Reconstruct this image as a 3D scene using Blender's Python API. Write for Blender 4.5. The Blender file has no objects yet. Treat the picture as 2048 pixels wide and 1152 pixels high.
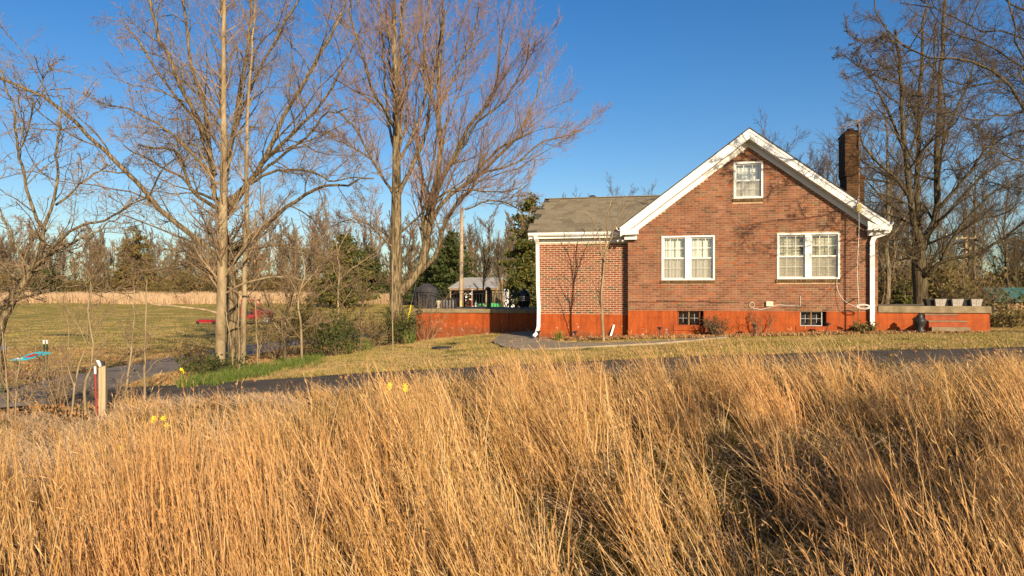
import bpy, math, random
import numpy as np
from mathutils import Vector, Matrix
rnd = random.Random(7)
rng = np.random.default_rng(7)
sc = bpy.context.scene
C = sc.collection

# ------------------------------------------------------------------ camera, light, exposure
F = 1430.0          # focal length in photograph pixels (2048 wide)
HZ = 588.0          # horizon row
CZ = 2.6            # eye height in the world
cam = bpy.data.cameras.new('camera'); camo = bpy.data.objects.new('camera', cam); C.objects.link(camo)
cam.sensor_width = 36.0; cam.lens = F / 2048 * 36; cam.clip_end = 5000; cam.clip_start = 0.1
cam.shift_y = (HZ - 576) / 2048
camo.location = (0, 0, CZ); camo.rotation_euler = (math.pi / 2, 0, 0)
sc.camera = camo
SUN_AZ, SUN_EL = math.radians(21), math.radians(19.5)
SUN = Vector((math.sin(SUN_AZ) * math.cos(SUN_EL), -math.cos(SUN_AZ) * math.cos(SUN_EL), math.sin(SUN_EL)))
world = bpy.data.worlds.new('World'); sc.world = world; world.use_nodes = True
wn = world.node_tree; bg = wn.nodes['Background']
sky = wn.nodes.new('ShaderNodeTexSky'); sky.sky_type = 'NISHITA'; sky.sun_disc = False
sky.sun_elevation = SUN_EL; sky.sun_rotation = math.pi - SUN_AZ
sky.air_density = 1.0; sky.dust_density = 0.9; sky.ozone_density = 2.4; sky.altitude = 100
hs = wn.nodes.new('ShaderNodeHueSaturation'); hs.inputs['Saturation'].default_value = 1.36; hs.inputs['Hue'].default_value = 0.508
wn.links.new(sky.outputs[0], hs.inputs['Color']); wn.links.new(hs.outputs[0], bg.inputs[0]); bg.inputs[1].default_value = 0.088
sl = bpy.data.lights.new('sun', 'SUN'); sl.energy = 5.0; sl.angle = math.radians(0.5); sl.color = (1.0, 0.82, 0.58)
so = bpy.data.objects.new('sun', sl); C.objects.link(so); so.rotation_euler = (-SUN).to_track_quat('-Z', 'Y').to_euler()
so.location = (20, -40, 30)
sc.view_settings.view_transform = 'Standard'; sc.view_settings.look = 'None'
sc.view_settings.exposure = 0.6; sc.view_settings.gamma = 1; sc.view_settings.use_curve_mapping = False
sc.cycles.max_bounces = 5; sc.cycles.diffuse_bounces = 2; sc.cycles.transparent_max_bounces = 8

def W(u, v, d):     # a point seen at photograph pixel (u, v), d metres away
    return Vector(((u - 1024) / F * d, d, CZ - (v - HZ) / F * d))

# ------------------------------------------------------------------ materials
def new_mat(name):
    m = bpy.data.materials.new(name); m.use_nodes = True
    return m, m.node_tree, m.node_tree.nodes['Principled BSDF']
def ramp(nt, stops, fac, interp='LINEAR'):
    r = nt.nodes.new('ShaderNodeValToRGB'); r.color_ramp.interpolation = interp
    e = r.color_ramp.elements
    while len(e) < len(stops): e.new(0.5)
    for i, (p, c) in enumerate(stops): e[i].position = p; e[i].color = (*c, 1)
    nt.links.new(fac, r.inputs[0]); return r.outputs[0]
def noise(nt, scale, detail=4, rough=0.6, vec='Object', stretch=None):
    n = nt.nodes.new('ShaderNodeTexNoise'); n.inputs['Scale'].default_value = scale
    n.inputs['Detail'].default_value = detail; n.inputs['Roughness'].default_value = rough
    if vec == 'Position':
        g = nt.nodes.new('ShaderNodeNewGeometry'); src = g.outputs['Position']
    else:
        t = nt.nodes.new('ShaderNodeTexCoord'); src = t.outputs[vec]
    if stretch:
        mp = nt.nodes.new('ShaderNodeMapping'); mp.inputs['Scale'].default_value = stretch
        nt.links.new(src, mp.inputs[0]); src = mp.outputs[0]
    nt.links.new(src, n.inputs['Vector']); return n.outputs['Fac']
def mixc(nt, a, b, f, mode='MIX'):
    m = nt.nodes.new('ShaderNodeMix'); m.data_type = 'RGBA'; m.blend_type = mode
    for s, x in ((m.inputs[0], f), (m.inputs[6], a), (m.inputs[7], b)):
        if hasattr(x, 'links') or isinstance(x, bpy.types.NodeSocket): nt.links.new(x, s)
        elif isinstance(x, (int, float)): s.default_value = x
        else: s.default_value = (*x, 1)
    return m.outputs[2]
def math_n(nt, op, a, b=0.0, clamp=False):
    m = nt.nodes.new('ShaderNodeMath'); m.operation = op; m.use_clamp = clamp
    for s, x in ((m.inputs[0], a), (m.inputs[1], b)):
        if isinstance(x, bpy.types.NodeSocket): nt.links.new(x, s)
        else: s.default_value = x
    return m.outputs[0]
def bump(nt, bsdf, h, strength=0.3, dist=0.02):
    b = nt.nodes.new('ShaderNodeBump'); b.inputs['Strength'].default_value = strength; b.inputs['Distance'].default_value = dist
    nt.links.new(h, b.inputs['Height']); nt.links.new(b.outputs[0], bsdf.inputs['Normal'])
def rnd_val(nt):    # per-piece random: face attribute 'rnd' plus the object's own random
    a = nt.nodes.new('ShaderNodeAttribute'); a.attribute_name = 'rnd'
    o = nt.nodes.new('ShaderNodeObjectInfo')
    return math_n(nt, 'FRACT', math_n(nt, 'ADD', a.outputs['Fac'], o.outputs['Random']))
def pmat(name, c1, c2=None, scale=8, rough=0.8, bmp=0.0, metal=0.0, vec='Object', stretch=None, lo=0.35, hi=0.65, spec=0.3, bdist=0.01):
    m, nt, b = new_mat(name)
    b.inputs['Roughness'].default_value = rough; b.inputs['Metallic'].default_value = metal
    b.inputs['Specular IOR Level'].default_value = spec
    if c2 is None: b.inputs['Base Color'].default_value = (*c1, 1)
    else:
        n = noise(nt, scale, vec=vec, stretch=stretch)
        nt.links.new(ramp(nt, [(lo, c1), (hi, c2)], n), b.inputs['Base Color'])
        if bmp: bump(nt, b, n, bmp, bdist)
    return m
def rmat(name, stops, rough=0.85, dirt=0.25, dscale=6, bmp=0.2, spec=0.25, trans=0.0, const=False, patch=None):
    m, nt, b = new_mat(name)
    col = ramp(nt, stops, rnd_val(nt), 'CONSTANT' if const else 'LINEAR')
    if patch:       # large soft colour patches through the world (kind of plant, weathering)
        pn = noise(nt, patch[0], 3, 0.5, 'Position')
        f = math_n(nt, 'MULTIPLY', ramp(nt, [(0.4, (0, 0, 0)), (0.62, (1, 1, 1))], pn), patch[2])
        col = mixc(nt, col, patch[1], f)
    n = noise(nt, dscale, vec='Position')
    col = mixc(nt, col, ramp(nt, [(0.3, (1 - dirt,) * 3), (0.7, (1, 1, 1))], n), 1.0, 'MULTIPLY')
    nt.links.new(col, b.inputs['Base Color']); b.inputs['Roughness'].default_value = rough
    b.inputs['Specular IOR Level'].default_value = spec
    if bmp: bump(nt, b, noise(nt, 60, vec='Position'), bmp, 0.006)
    if trans:
        t = nt.nodes.new('ShaderNodeBsdfTranslucent'); nt.links.new(col, t.inputs[0])
        mx = nt.nodes.new('ShaderNodeMixShader'); mx.inputs[0].default_value = trans
        nt.links.new(b.outputs[0], mx.inputs[1]); nt.links.new(t.outputs[0], mx.inputs[2])
        nt.links.new(mx.outputs[0], nt.nodes['Material Output'].inputs[0])
    return m
M = {}
M['brick'] = rmat('brick_main', [(0, (.20, .075, .04)), (.2, (.27, .115, .065)), (.42, (.22, .09, .05)), (.6, (.31, .145, .085)), (.74, (.155, .06, .036)), (.84, (.35, .105, .04)), (.92, (.25, .15, .08)), (1, (.12, .055, .033))], dirt=.4, dscale=2.2)
M['brick2'] = rmat('brick_annex', [(0, (.20, .055, .028)), (.5, (.27, .080, .040)), (.78, (.18, .05, .028)), (.80, (.09, .065, .035)), (.88, (.08, .06, .035)), (.89, (.23, .06, .04)), (1, (.29, .09, .055))], dirt=.3, dscale=3)
M['brick3'] = rmat('brick_chimney', [(0, (.07, .03, .012)), (.5, (.12, .055, .02)), (1, (.045, .022, .012))], dirt=.5, dscale=2.5)
M['sillbrick'] = rmat('brick_sill', [(0, (.15, .085, .03)), (.5, (.20, .12, .045)), (1, (.11, .06, .028))], dirt=.4)
M['mortar'] = pmat('mortar_tan', (.36, .24, .14), (.48, .34, .21), 5, .9, .3)
M['mortar2'] = pmat('mortar_pale', (.50, .385, .24), (.62, .49, .32), 6, .9, .3)
M['mortar3'] = pmat('mortar_sooty', (.09, .055, .025), (.16, .10, .05), 5, .9, .3)
def painted_block(name):
    m, nt, b = new_mat(name)
    n1 = noise(nt, 1.3, 5, .6); n2 = noise(nt, 7, 6, .7)
    col = ramp(nt, [(.3, (.27, .052, .010)), (.5, (.39, .082, .013)), (.62, (.33, .070, .014)), (.78, (.25, .056, .016))], n1)
    g = nt.nodes.new('ShaderNodeTexCoord'); s = nt.nodes.new('ShaderNodeSeparateXYZ'); nt.links.new(g.outputs['Object'], s.inputs[0])
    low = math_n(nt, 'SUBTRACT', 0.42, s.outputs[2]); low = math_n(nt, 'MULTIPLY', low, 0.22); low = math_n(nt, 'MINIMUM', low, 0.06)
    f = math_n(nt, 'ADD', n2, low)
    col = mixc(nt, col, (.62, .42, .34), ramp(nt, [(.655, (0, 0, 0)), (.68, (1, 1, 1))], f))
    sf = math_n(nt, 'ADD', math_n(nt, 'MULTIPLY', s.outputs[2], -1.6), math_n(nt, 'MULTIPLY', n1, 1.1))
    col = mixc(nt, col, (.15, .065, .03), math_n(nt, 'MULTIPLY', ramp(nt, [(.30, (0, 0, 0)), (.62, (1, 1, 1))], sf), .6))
    n4 = noise(nt, 2.5, 5, .7, stretch=(3, 3, .35)); col = mixc(nt, col, ramp(nt, [(.35, (.68, .62, .6)), (.6, (1, 1, 1))], n4), 1.0, 'MULTIPLY')
    nt.links.new(col, b.inputs['Base Color']); b.inputs['Roughness'].default_value = .75; b.inputs['Specular IOR Level'].default_value = .25
    br = nt.nodes.new('ShaderNodeTexBrick'); br.inputs['Scale'].default_value = 1; br.inputs['Brick Width'].default_value = .4
    br.inputs['Row Height'].default_value = .2; br.inputs['Mortar Size'].default_value = .008
    mp = nt.nodes.new('ShaderNodeMapping'); mp.inputs['Rotation'].default_value = (math.pi / 2, 0, 0)
    nt.links.new(g.outputs['Object'], mp.inputs[0]); nt.links.new(mp.outputs[0], br.inputs['Vector'])
    h = math_n(nt, 'SUBTRACT', n2, math_n(nt, 'MULTIPLY', br.outputs['Fac'], .7))
    bump(nt, b, h, .5, .015); return m
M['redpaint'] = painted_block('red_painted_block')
M['redstep'] = pmat('step_red', (.24, .05, .02), (.34, .08, .03), 6, .8, .2)
M['white'] = pmat('white_paint', (.80, .78, .74), (.70, .68, .63), 3, .5, .05, lo=.3, hi=.8)
M['whitemetal'] = pmat('white_gutter', (.78, .77, .74), (.62, .60, .55), 4, .4, .05, lo=.4, hi=.85)
M['vinyl'] = pmat('white_sash', (.74, .73, .69), None, rough=.4)
M['soffit'] = pmat('soffit_paint', (.72, .70, .66), (.66, .64, .6), 3, .7)
M['shingle'] = rmat('shingle_grey_brown', [(0, (.205, .17, .11)), (.5, (.26, .215, .14)), (1, (.165, .135, .088))], dirt=.12, dscale=9, bmp=.5)
M['roofdark'] = pmat('roof_shingle_dark', (.05, .045, .04), (.09, .08, .07), 20, .9, .3)
M['concrete'] = pmat('concrete_weathered', (.17, .13, .07), (.28, .22, .135), 4, .9, .3)
M['concrete2'] = pmat('concrete_path', (.24, .19, .125), (.36, .29, .20), 2.5, .9, .2, vec='Position')
M['planter'] = pmat('concrete_planter', (.42, .38, .33), (.34, .30, .26), 9, .9, .3)
M['black'] = pmat('black_metal', (.02, .02, .022), (.035, .033, .03), 12, .45, .05)
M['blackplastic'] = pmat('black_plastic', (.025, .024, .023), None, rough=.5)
M['gloss'] = pmat('green_black_ceramic', (.012, .02, .015), None, rough=.2, spec=.6)
M['cover'] = pmat('grill_cover_cloth', (.025, .024, .028), (.05, .048, .055), 5, .7, .5, bdist=.05)
M['steel'] = pmat('galvanised_steel', (.45, .45, .44), (.35, .34, .33), 15, .4, .1, metal=.6)
M['alu'] = pmat('aluminium', (.75, .75, .73), None, rough=.3, metal=.7)
M['rust'] = pmat('rusty_steel', (.26, .13, .05), (.34, .22, .12), 12, .8, .2)
M['yellowed'] = pmat('yellowed_plastic', (.52, .42, .14), (.42, .34, .12), 12, .6)
M['ivory'] = pmat('ivory_plastic', (.62, .55, .40), None, rough=.5)
M['cable'] = pmat('white_cable', (.74, .70, .66), None, rough=.5)
M['dark'] = pmat('dark_interior', (.015, .013, .012), None, rough=.9)
M['curtain'] = pmat('cream_curtain', (.62, .55, .38), (.52, .45, .30), 2, .8, stretch=(8, 8, .3))
M['blind'] = pmat('cream_blind', (.60, .53, .38), None, rough=.6)
M['curtain_w'] = pmat('pale_curtain', (.78, .76, .68), (.70, .68, .6), 2, .8, stretch=(9, 9, .3))
M['sheer'] = pmat('insect_screen_cream', (.46, .42, .31), (.40, .36, .26), 4, .8)
M['asphalt'] = pmat('asphalt_worn', (.075, .062, .048), (.15, .122, .094), 2.2, 1.0, .2, spec=.08, vec='Position', lo=.3, hi=.75)
M['lane'] = pmat('lane_worn_asphalt', (.20, .16, .12), (.34, .275, .205), 2.2, 1.0, .2, spec=.08, vec='Position', lo=.3, hi=.75)
M['bark_pale'] = pmat('bark_pale_tulip', (.17, .12, .06), (.38, .29, .17), 5, .9, .5, stretch=(1, 1, .25), bdist=.02)
M['bark_mid'] = pmat('bark_grey_brown', (.055, .04, .02), (.27, .20, .11), 5, .9, 1.0, stretch=(3.5, 3.5, .5), bdist=.05, lo=.4, hi=.62)
M['bark_dark'] = pmat('bark_dark_maple', (.04, .03, .016), (.15, .115, .062), 5, .95, 1.0, stretch=(3.5, 3.5, .5), bdist=.05, lo=.4, hi=.65)
M['twig_tan'] = pmat('twig_tan', (.17, .115, .065), (.34, .235, .135), .8, .9, vec='Position')
M['twig_red'] = pmat('twig_reddish', (.22, .125, .085), (.34, .22, .145), .6, .9, vec='Position')
M['twig_dark'] = pmat('twig_dark', (.07, .05, .03), (.15, .105, .062), .6, .9, vec='Position')
M['twig_far'] = pmat('twig_far', (.13, .09, .055), (.25, .175, .105), .15, .9, vec='Position')
M['twig_olive'] = pmat('twig_olive', (.10, .085, .035), (.20, .15, .07), .5, .9, vec='Position')
M['ever'] = rmat('evergreen_foliage', [(0, (.05, .065, .014)), (.5, (.10, .11, .022)), (.85, (.17, .15, .03)), (1, (.24, .18, .04))], bmp=0, trans=.2, dscale=.8)
M['everd'] = rmat('evergreen_foliage_deep', [(0, (.035, .055, .012)), (.6, (.065, .085, .02)), (1, (.12, .12, .03))], bmp=0, trans=.2, dscale=.8)
M['brushleaf'] = rmat('brush_leaves', [(0, (.12, .105, .025)), (.5, (.20, .15, .045)), (1, (.27, .17, .07))], bmp=0, trans=.2, dscale=.4)
M['straw'] = rmat('dry_bluestem', [(0, (.45, .21, .05)), (.18, (.74, .45, .15)), (.38, (.54, .28, .065)), (.58, (.94, .71, .37)), (.76, (.80, .50, .18)), (.9, (.88, .52, .24)), (1, (.18, .08, .02))], bmp=0, trans=.25, dirt=.35, dscale=1.4, patch=(.45, (.80, .42, .17), .5))
M['strawdark'] = rmat('dry_thatch', [(0, (.10, .055, .014)), (.5, (.22, .13, .04)), (.75, (.075, .085, .014)), (1, (.13, .065, .018))], bmp=0, trans=.1, dirt=.3, dscale=1.3)
M['strawpale'] = rmat('pale_dry_grass', [(0, (.70, .50, .30)), (.5, (.80, .58, .36)), (1, (.62, .42, .24))], bmp=0, trans=.3, dirt=.2)
M['lawn'] = rmat('lawn_blades', [(0, (.24, .22, .035)), (.35, (.36, .30, .06)), (.6, (.55, .40, .15)), (.85, (.68, .50, .24)), (1, (.20, .20, .03))], bmp=0, trans=.3, dscale=1.2, patch=(.7, (.62, .42, .19), .8))
M['daff'] = rmat('daffodil_leaves', [(0, (.07, .13, .02)), (.5, (.16, .23, .035)), (.85, (.26, .29, .07)), (1, (.36, .28, .12))], bmp=0, trans=.35)
M['yellowfl'] = pmat('yellow_petals', (.80, .60, .02), None, rough=.6)
M['leaf'] = rmat('dead_leaves', [(0, (.30, .13, .05)), (.4, (.42, .22, .09)), (.8, (.52, .32, .16)), (1, (.20, .09, .04))], bmp=0, trans=.2)

# ------------------------------------------------------------------ mesh helpers
def mesh_np(name, V, Fc, mat, frnd=None):
    V = np.asarray(V, dtype=np.float32).reshape(-1, 3); Fc = np.asarray(Fc, dtype=np.int32)
    n, k = Fc.shape
    me = bpy.data.meshes.new(name); me.vertices.add(len(V)); me.vertices.foreach_set('co', V.ravel())
    me.loops.add(n * k); me.loops.foreach_set('vertex_index', Fc.ravel())
    me.polygons.add(n); me.polygons.foreach_set('loop_start', np.arange(0, n * k, k, dtype=np.int32))
    if frnd is not None:
        a = me.attributes.new('rnd', 'FLOAT', 'FACE'); a.data.foreach_set('value', np.asarray(frnd, dtype=np.float32))
    me.update(calc_edges=True)
    if mat: me.materials.append(mat)
    return me
def link(name, me, parent=None, loc=None, rot=None):
    o = bpy.data.objects.new(name, me); C.objects.link(o)
    if parent: o.parent = parent
    if loc is not None: o.location = loc
    if rot is not None: o.rotation_euler = rot
    return o
def tag(o, label=None, cat=None, group=None, kind=None):
    if label: o['label'] = label
    if cat: o['category'] = cat
    if group: o['group'] = group
    if kind: o['kind'] = kind
    return o
def thing(name, label, cat, loc=(0, 0, 0), rz=0, group=None):
    return tag(link(name, None, None, loc, (0, 0, rz)), label, cat, group)
class MB:
    def __init__(s): s.v = []; s.f = []; s.r = []
    def quadbox(s, p, r=None):      # p: 8 points, bottom 4 then top 4
        b = len(s.v); s.v += [tuple(q) for q in p]
        for f in ((0, 3, 2, 1), (4, 5, 6, 7), (0, 1, 5, 4), (1, 2, 6, 5), (2, 3, 7, 6), (3, 0, 4, 7)): s.f.append([b + i for i in f])
        s.r += [rnd.random() if r is None else r] * 6
        return s
    def box(s, x0, x1, y0, y1, z0, z1, r=None):
        return s.quadbox([(x0, y0, z0), (x1, y0, z0), (x1, y1, z0), (x0, y1, z0), (x0, y0, z1), (x1, y0, z1), (x1, y1, z1), (x0, y1, z1)], r)
    def prism(s, pts, y0, y1):      # polygon in x,z extruded in y
        b = len(s.v); n = len(pts)
        s.v += [(x, y0, z) for x, z in pts] + [(x, y1, z) for x, z in pts]
        s.f.append([b + i for i in range(n)]); s.f.append([b + n + i for i in reversed(range(n))])
        for i in range(n): s.f.append([b + i, b + n + i, b + n + (i + 1) % n, b + (i + 1) % n])
        s.r += [rnd.random()] * (n + 2); return s
    def tube(s, pts, r, ns=8, cap=True):
        pts = [Vector(p) for p in pts]; rr = r if isinstance(r, (list, tuple)) else [r] * len(pts)
        b = len(s.v); n = len(pts)
        for i, p in enumerate(pts):
            t = (pts[min(i + 1, n - 1)] - pts[max(i - 1, 0)]).normalized()
            ref = Vector((0, 0, 1)) if abs(t.z) < .9 else Vector((0, 1, 0))
            a = t.cross(ref).normalized(); c = t.cross(a)
            for k in range(ns):
                q = p + (a * math.cos(2 * math.pi * k / ns) + c * math.sin(2 * math.pi * k / ns)) * rr[i]; s.v.append(tuple(q))
        nf = 0
        for i in range(n - 1):
            for k in range(ns):
                s.f.append([b + i * ns + k, b + i * ns + (k + 1) % ns, b + (i + 1) * ns + (k + 1) % ns, b + (i + 1) * ns + k]); nf += 1
        if cap:
            s.f.append([b + k for k in reversed(range(ns))]); s.f.append([b + (n - 1) * ns + k for k in range(ns)]); nf += 2
        s.r += [rnd.random()] * nf; return s
    def lathe(s, prof, cx, cy, ns=16):  # prof: (r, z)
        return s.tube([(cx, cy, z) for r, z in prof], [r for r, z in prof], ns) if len(set(z for r, z in prof)) == len(prof) else s
    def build(s, name, mat, parent=None, smooth=False, loc=None):
        me = bpy.data.meshes.new(name); me.from_pydata(s.v, [], s.f)
        a = me.attributes.new('rnd', 'FLOAT', 'FACE'); a.data.foreach_set('value', s.r)
        me.materials.append(M[mat] if isinstance(mat, str) else mat)
        if smooth: me.polygons.foreach_set('use_smooth', [True] * len(me.polygons))
        me.update(); return link(name, me, parent, loc)
def box(name, mat, parent, *a): return MB().box(*a).build(name, mat, parent)

# ------------------------------------------------------------------ ground
GX = np.array([-400, -100, -30, -14, -8, -3, 2, 6, 11, 20, 40, 100, 400.])
GY = np.array([-60, 4, 8, 11, 13, 16, 21, 24, 28, 40, 70, 88, 112, 140, 220, 1200.])
GZ = np.array([
 [-2.9, -2.9, -2.9, -2.9, -2.9, -2.9, -2.8, -2.8, -2.7, -2.7, -2.7, -2.7, -2.7],
 [-2.9, -2.9, -2.9, -2.9, -2.85, -2.75, -2.65, -2.55, -2.5, -2.4, -2.3, -2.2, -2.2],
 [-2.8, -2.8, -2.8, -2.8, -2.6, -2.35, -2.1, -2.0, -1.95, -1.9, -1.8, -1.7, -1.7],
 [-2.8, -2.8, -2.75, -2.62, -2.32, -1.95, -1.62, -1.46, -1.4, -1.35, -1.3, -1.3, -1.3],
 [-2.8, -2.8, -2.7, -2.55, -2.2, -1.80, -1.47, -1.28, -1.13, -1.05, -1.0, -1.0, -1.0],
 [-2.8, -2.8, -2.7, -2.5, -2.15, -1.76, -1.46, -1.29, -1.13, -1.0, -.95, -.9, -.9],
 [-2.8, -2.8, -2.7, -2.55, -2.18, -1.74, -1.43, -1.27, -1.08, -1.0, -.9, -.8, -.8],
 [-2.8, -2.8, -2.7, -2.6, -2.3, -1.80, -1.36, -1.28, -1.08, -1.0, -.85, -.8, -.8],
 [-2.8, -2.8, -2.75, -2.68, -2.42, -1.70, -1.25, -1.25, -1.08, -.95, -.85, -.8, -.8],
 [-2.8, -2.8, -2.7, -2.6, -2.5, -2.3, -1.9, -1.6, -1.3, -1.0, -.8, -.8, -.8],
 [-2.6, -2.6, -2.6, -2.6, -2.5, -2.35, -2.1, -1.9, -1.7, -1.7, -2.2, -2.2, -2.2],
 [-2.2, -2.2, -2.2, -2.1, -1.9, -1.65, -1.6, -1.5, -1.6, -1.8, -2.2, -2.2, -2.2],
 [-.9, -.9, -.95, -.95, -.95, -.95, -.95, -.9, -.85, -.7, -.6, -.5, -.5],
 [-.7, -.7, -.7, -.7, -.7, -.7, -.7, -.7, -.6, -.5, -.4, -.3, -.3],
 [-.5] * 13, [1.0] * 13])
def gz0(x, y):
    xi = np.clip(np.searchsorted(GX, x) - 1, 0, len(GX) - 2); yi = np.clip(np.searchsorted(GY, y) - 1, 0, len(GY) - 2)
    tx = np.clip((x - GX[xi]) / (GX[xi + 1] - GX[xi]), 0, 1); ty = np.clip((y - GY[yi]) / (GY[yi + 1] - GY[yi]), 0, 1)
    return (GZ[yi, xi] * (1 - tx) + GZ[yi, xi + 1] * tx) * (1 - ty) + (GZ[yi + 1, xi] * (1 - tx) + GZ[yi + 1, xi + 1] * tx) * ty
def gz(x, y):
    x = np.asarray(x, dtype=float); y = np.asarray(y, dtype=float); a = 0
    for dx, dy in ((0, 0), (.9, 0), (-.9, 0), (0, .8), (0, -.8), (1.6, 1.4), (-1.6, -1.4), (1.6, -1.4), (-1.6, 1.4)): a = a + gz0(x + dx, y + dy)
    return a / 9 + CZ
def G(x, y): return float(gz(x, y))
def near(n=None): pass
xs = np.unique(np.concatenate([np.arange(-24, 24.01, .4), np.arange(-60, 60.1, 2), np.arange(-140, 140.1, 10), np.array([-1500, -900, -500, -300, -200, 200, 300, 500, 900, 1500])]))
ys = np.unique(np.concatenate([np.arange(2, 46.01, .4), np.arange(-20, 141, 3), np.array([-200, -80, -40, 170, 220, 300, 500, 900, 2000])]))
XX, YY = np.meshgrid(xs, ys)
ZZ = gz(XX, YY)
hn = rng.normal(0, 1, XX.shape); hn = (hn + np.roll(hn, 1, 0) + np.roll(hn, 1, 1) + np.roll(hn, -1, 0) + np.roll(hn, -1, 1)) / 5
ZG = ZZ + hn * .018 - .02
nx, ny = len(xs), len(ys)
idx = np.arange(nx * ny).reshape(ny, nx)
Fg = np.stack([idx[:-1, :-1], idx[:-1, 1:], idx[1:, 1:], idx[1:, :-1]], -1).reshape(-1, 4)
# driveway centre lines
DR = [(26, 13.6), (16, 13.9), (9.5, 14.2), (4, 14.5), (-1.5, 14.9), (-6, 15.3), (-9.5, 15.8), (-12.5, 15.0), (-17, 12.5)]
DL = [(-10.9, 14.2), (-11.3, 17), (-12.0, 21), (-12.6, 26), (-12.7, 31), (-12.0, 36), (-10.2, 41), (-6.5, 45.5), (-1, 49), (6, 51)]
def resample(pts, step):
    P = [Vector((*p, 0)) if len(p) == 2 else Vector(p) for p in pts]; out = []
    P = [P[0] * 2 - P[1]] + P + [P[-1] * 2 - P[-2]]
    for i in range(1, len(P) - 2):
        n = max(2, int((P[i + 1] - P[i]).length / step))
        for k in range(n):
            t = k / n; a, b, c, d = P[i - 1:i + 3]
            out.append(.5 * ((2 * b) + (c - a) * t + (2 * a - 5 * b + 4 * c - d) * t * t + (3 * b - a - 3 * c + d) * t ** 3))
    out.append(P[-2]); return out
DRs, DLs = resample(DR, .5), resample(DL, .5)
def dist_to(path, x, y):
    P = np.array([(p.x, p.y) for p in path]); x = np.asarray(x)[..., None]; y = np.asarray(y)[..., None]
    return np.sqrt(((x - P[:, 0]) ** 2 + (y - P[:, 1]) ** 2).min(-1))
def ribbon(name, path, wid, mat, lift, label):
    v = []; f = []; n = len(path); k = 7
    for i, p in enumerate(path):
        t = (path[min(i + 1, n - 1)] - path[max(i - 1, 0)]).normalized(); nrm = Vector((-t.y, t.x, 0))
        w = wid * (1 + .06 * math.sin(i * .9) + rnd.uniform(-.03, .03))
        for j in range(k):
            q = p + nrm * (j / (k - 1) - .5) * w
            v.append((q.x, q.y, G(q.x, q.y) + lift - (.06 if j in (0, k - 1) else 0)))
    for i in range(n - 1):
        for j in range(k - 1): f.append((i * k + j, (i + 1) * k + j, (i + 1) * k + j + 1, i * k + j + 1))
    o = link(name, mesh_np(name, v, f, mat)); return tag(o, label, None, None, 'structure')
dDR = dist_to(DRs, XX, YY); dDL = dist_to(DLs, XX, YY)
ZG = np.where((dDR < 1.9) | (dDL < 2.3), ZG - .05, ZG)
V = np.stack([XX, YY, ZG], -1).reshape(-1, 3)
gm = mesh_np('ground', V, Fg, None)
# cover kinds: R leaf litter, G dry thatch field, B bare bed
def smooth(a, b, x): t = np.clip((x - a) / (b - a), 0, 1); return t * t * (3 - 2 * t)
def zone(x, y):
    x = np.asarray(x, dtype=float); y = np.asarray(y, dtype=float)
    dr = dist_to(DRs, x, y)
    frontY = np.interp(x, [p.x for p in DRs][::-1], [p.y for p in DRs][::-1])
    front = 1 - smooth(-1.9, -1.3, y - frontY)          # in front of the driveway
    leaf = (1 - smooth(0, .8, np.abs(y - frontY + 2.2))) * (x > -30)
    left = (1 - smooth(-15.5, -14, x)) * (1 - smooth(33, 40, y)) * smooth(11, 14, y)
    mid = (1 - smooth(0, 2.2, np.abs(x + 8.5 + (y - 19) * -.12))) * smooth(17.5, 19, y) * (1 - smooth(32, 36, y))
    leaf = np.maximum(np.maximum(leaf, left), mid)
    leaf = np.maximum(leaf, (x < -9) * (y < 16) * 1.0)
    return leaf, front
lf, fr = zone(XX, YY)
ca = gm.color_attributes.new('zone', 'FLOAT_COLOR', 'POINT')
col = np.stack([lf, fr, np.zeros_like(lf), np.ones_like(lf)], -1).reshape(-1).astype(np.float32)
ca.data.foreach_set('color', col)
m, nt, b = new_mat('ground_cover')
za = nt.nodes.new('ShaderNodeVertexColor'); za.layer_name = 'zone'; sp = nt.nodes.new('ShaderNodeSeparateColor'); nt.links.new(za.outputs[0], sp.inputs[0])
n1 = noise(nt, .22, 5, .6, 'Position', (1, 1.6, 1)); n2 = noise(nt, 2.2, 6, .7, 'Position'); n3 = noise(nt, 22, 4, .7, 'Position')
g1 = ramp(nt, [(.3, (.24, .21, .04)), (.5, (.34, .28, .065)), (.62, (.50, .38, .14)), (.8, (.58, .44, .20))], n1)
g2 = ramp(nt, [(.35, (.22, .20, .04)), (.55, (.38, .30, .08)), (.75, (.60, .44, .20))], n2)
lawn = mixc(nt, g1, g2, .5)
lawn = mixc(nt, lawn, ramp(nt, [(.3, (.55, .55, .5)), (.7, (1.2, 1.15, 1.1))], n3), 1.0, 'MULTIPLY')
leafc = ramp(nt, [(.3, (.12, .06, .025)), (.5, (.27, .14, .055)), (.7, (.42, .25, .11))], n3)
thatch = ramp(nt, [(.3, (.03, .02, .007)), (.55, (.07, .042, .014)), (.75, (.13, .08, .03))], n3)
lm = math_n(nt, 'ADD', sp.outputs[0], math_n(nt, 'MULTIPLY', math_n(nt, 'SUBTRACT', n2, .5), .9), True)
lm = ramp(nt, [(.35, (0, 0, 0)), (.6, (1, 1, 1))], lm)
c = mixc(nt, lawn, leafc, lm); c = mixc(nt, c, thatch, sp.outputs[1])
nt.links.new(c, b.inputs['Base Color']); b.inputs['Roughness'].default_value = .95; b.inputs['Specular IOR Level'].default_value = .1
bump(nt, b, n3, .4, .03)
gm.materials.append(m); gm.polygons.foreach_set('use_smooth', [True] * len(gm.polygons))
tag(link('ground', gm), 'grassy yard and field sloping down to the left', None, None, 'structure')
ribbon('driveway', DRs, 2.7, M['asphalt'], .03, 'dark narrow asphalt driveway crossing in front of the house')
ribbon('road', DLs, 3.7, M['lane'], .036, 'worn grey asphalt lane curving away on the left')

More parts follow.
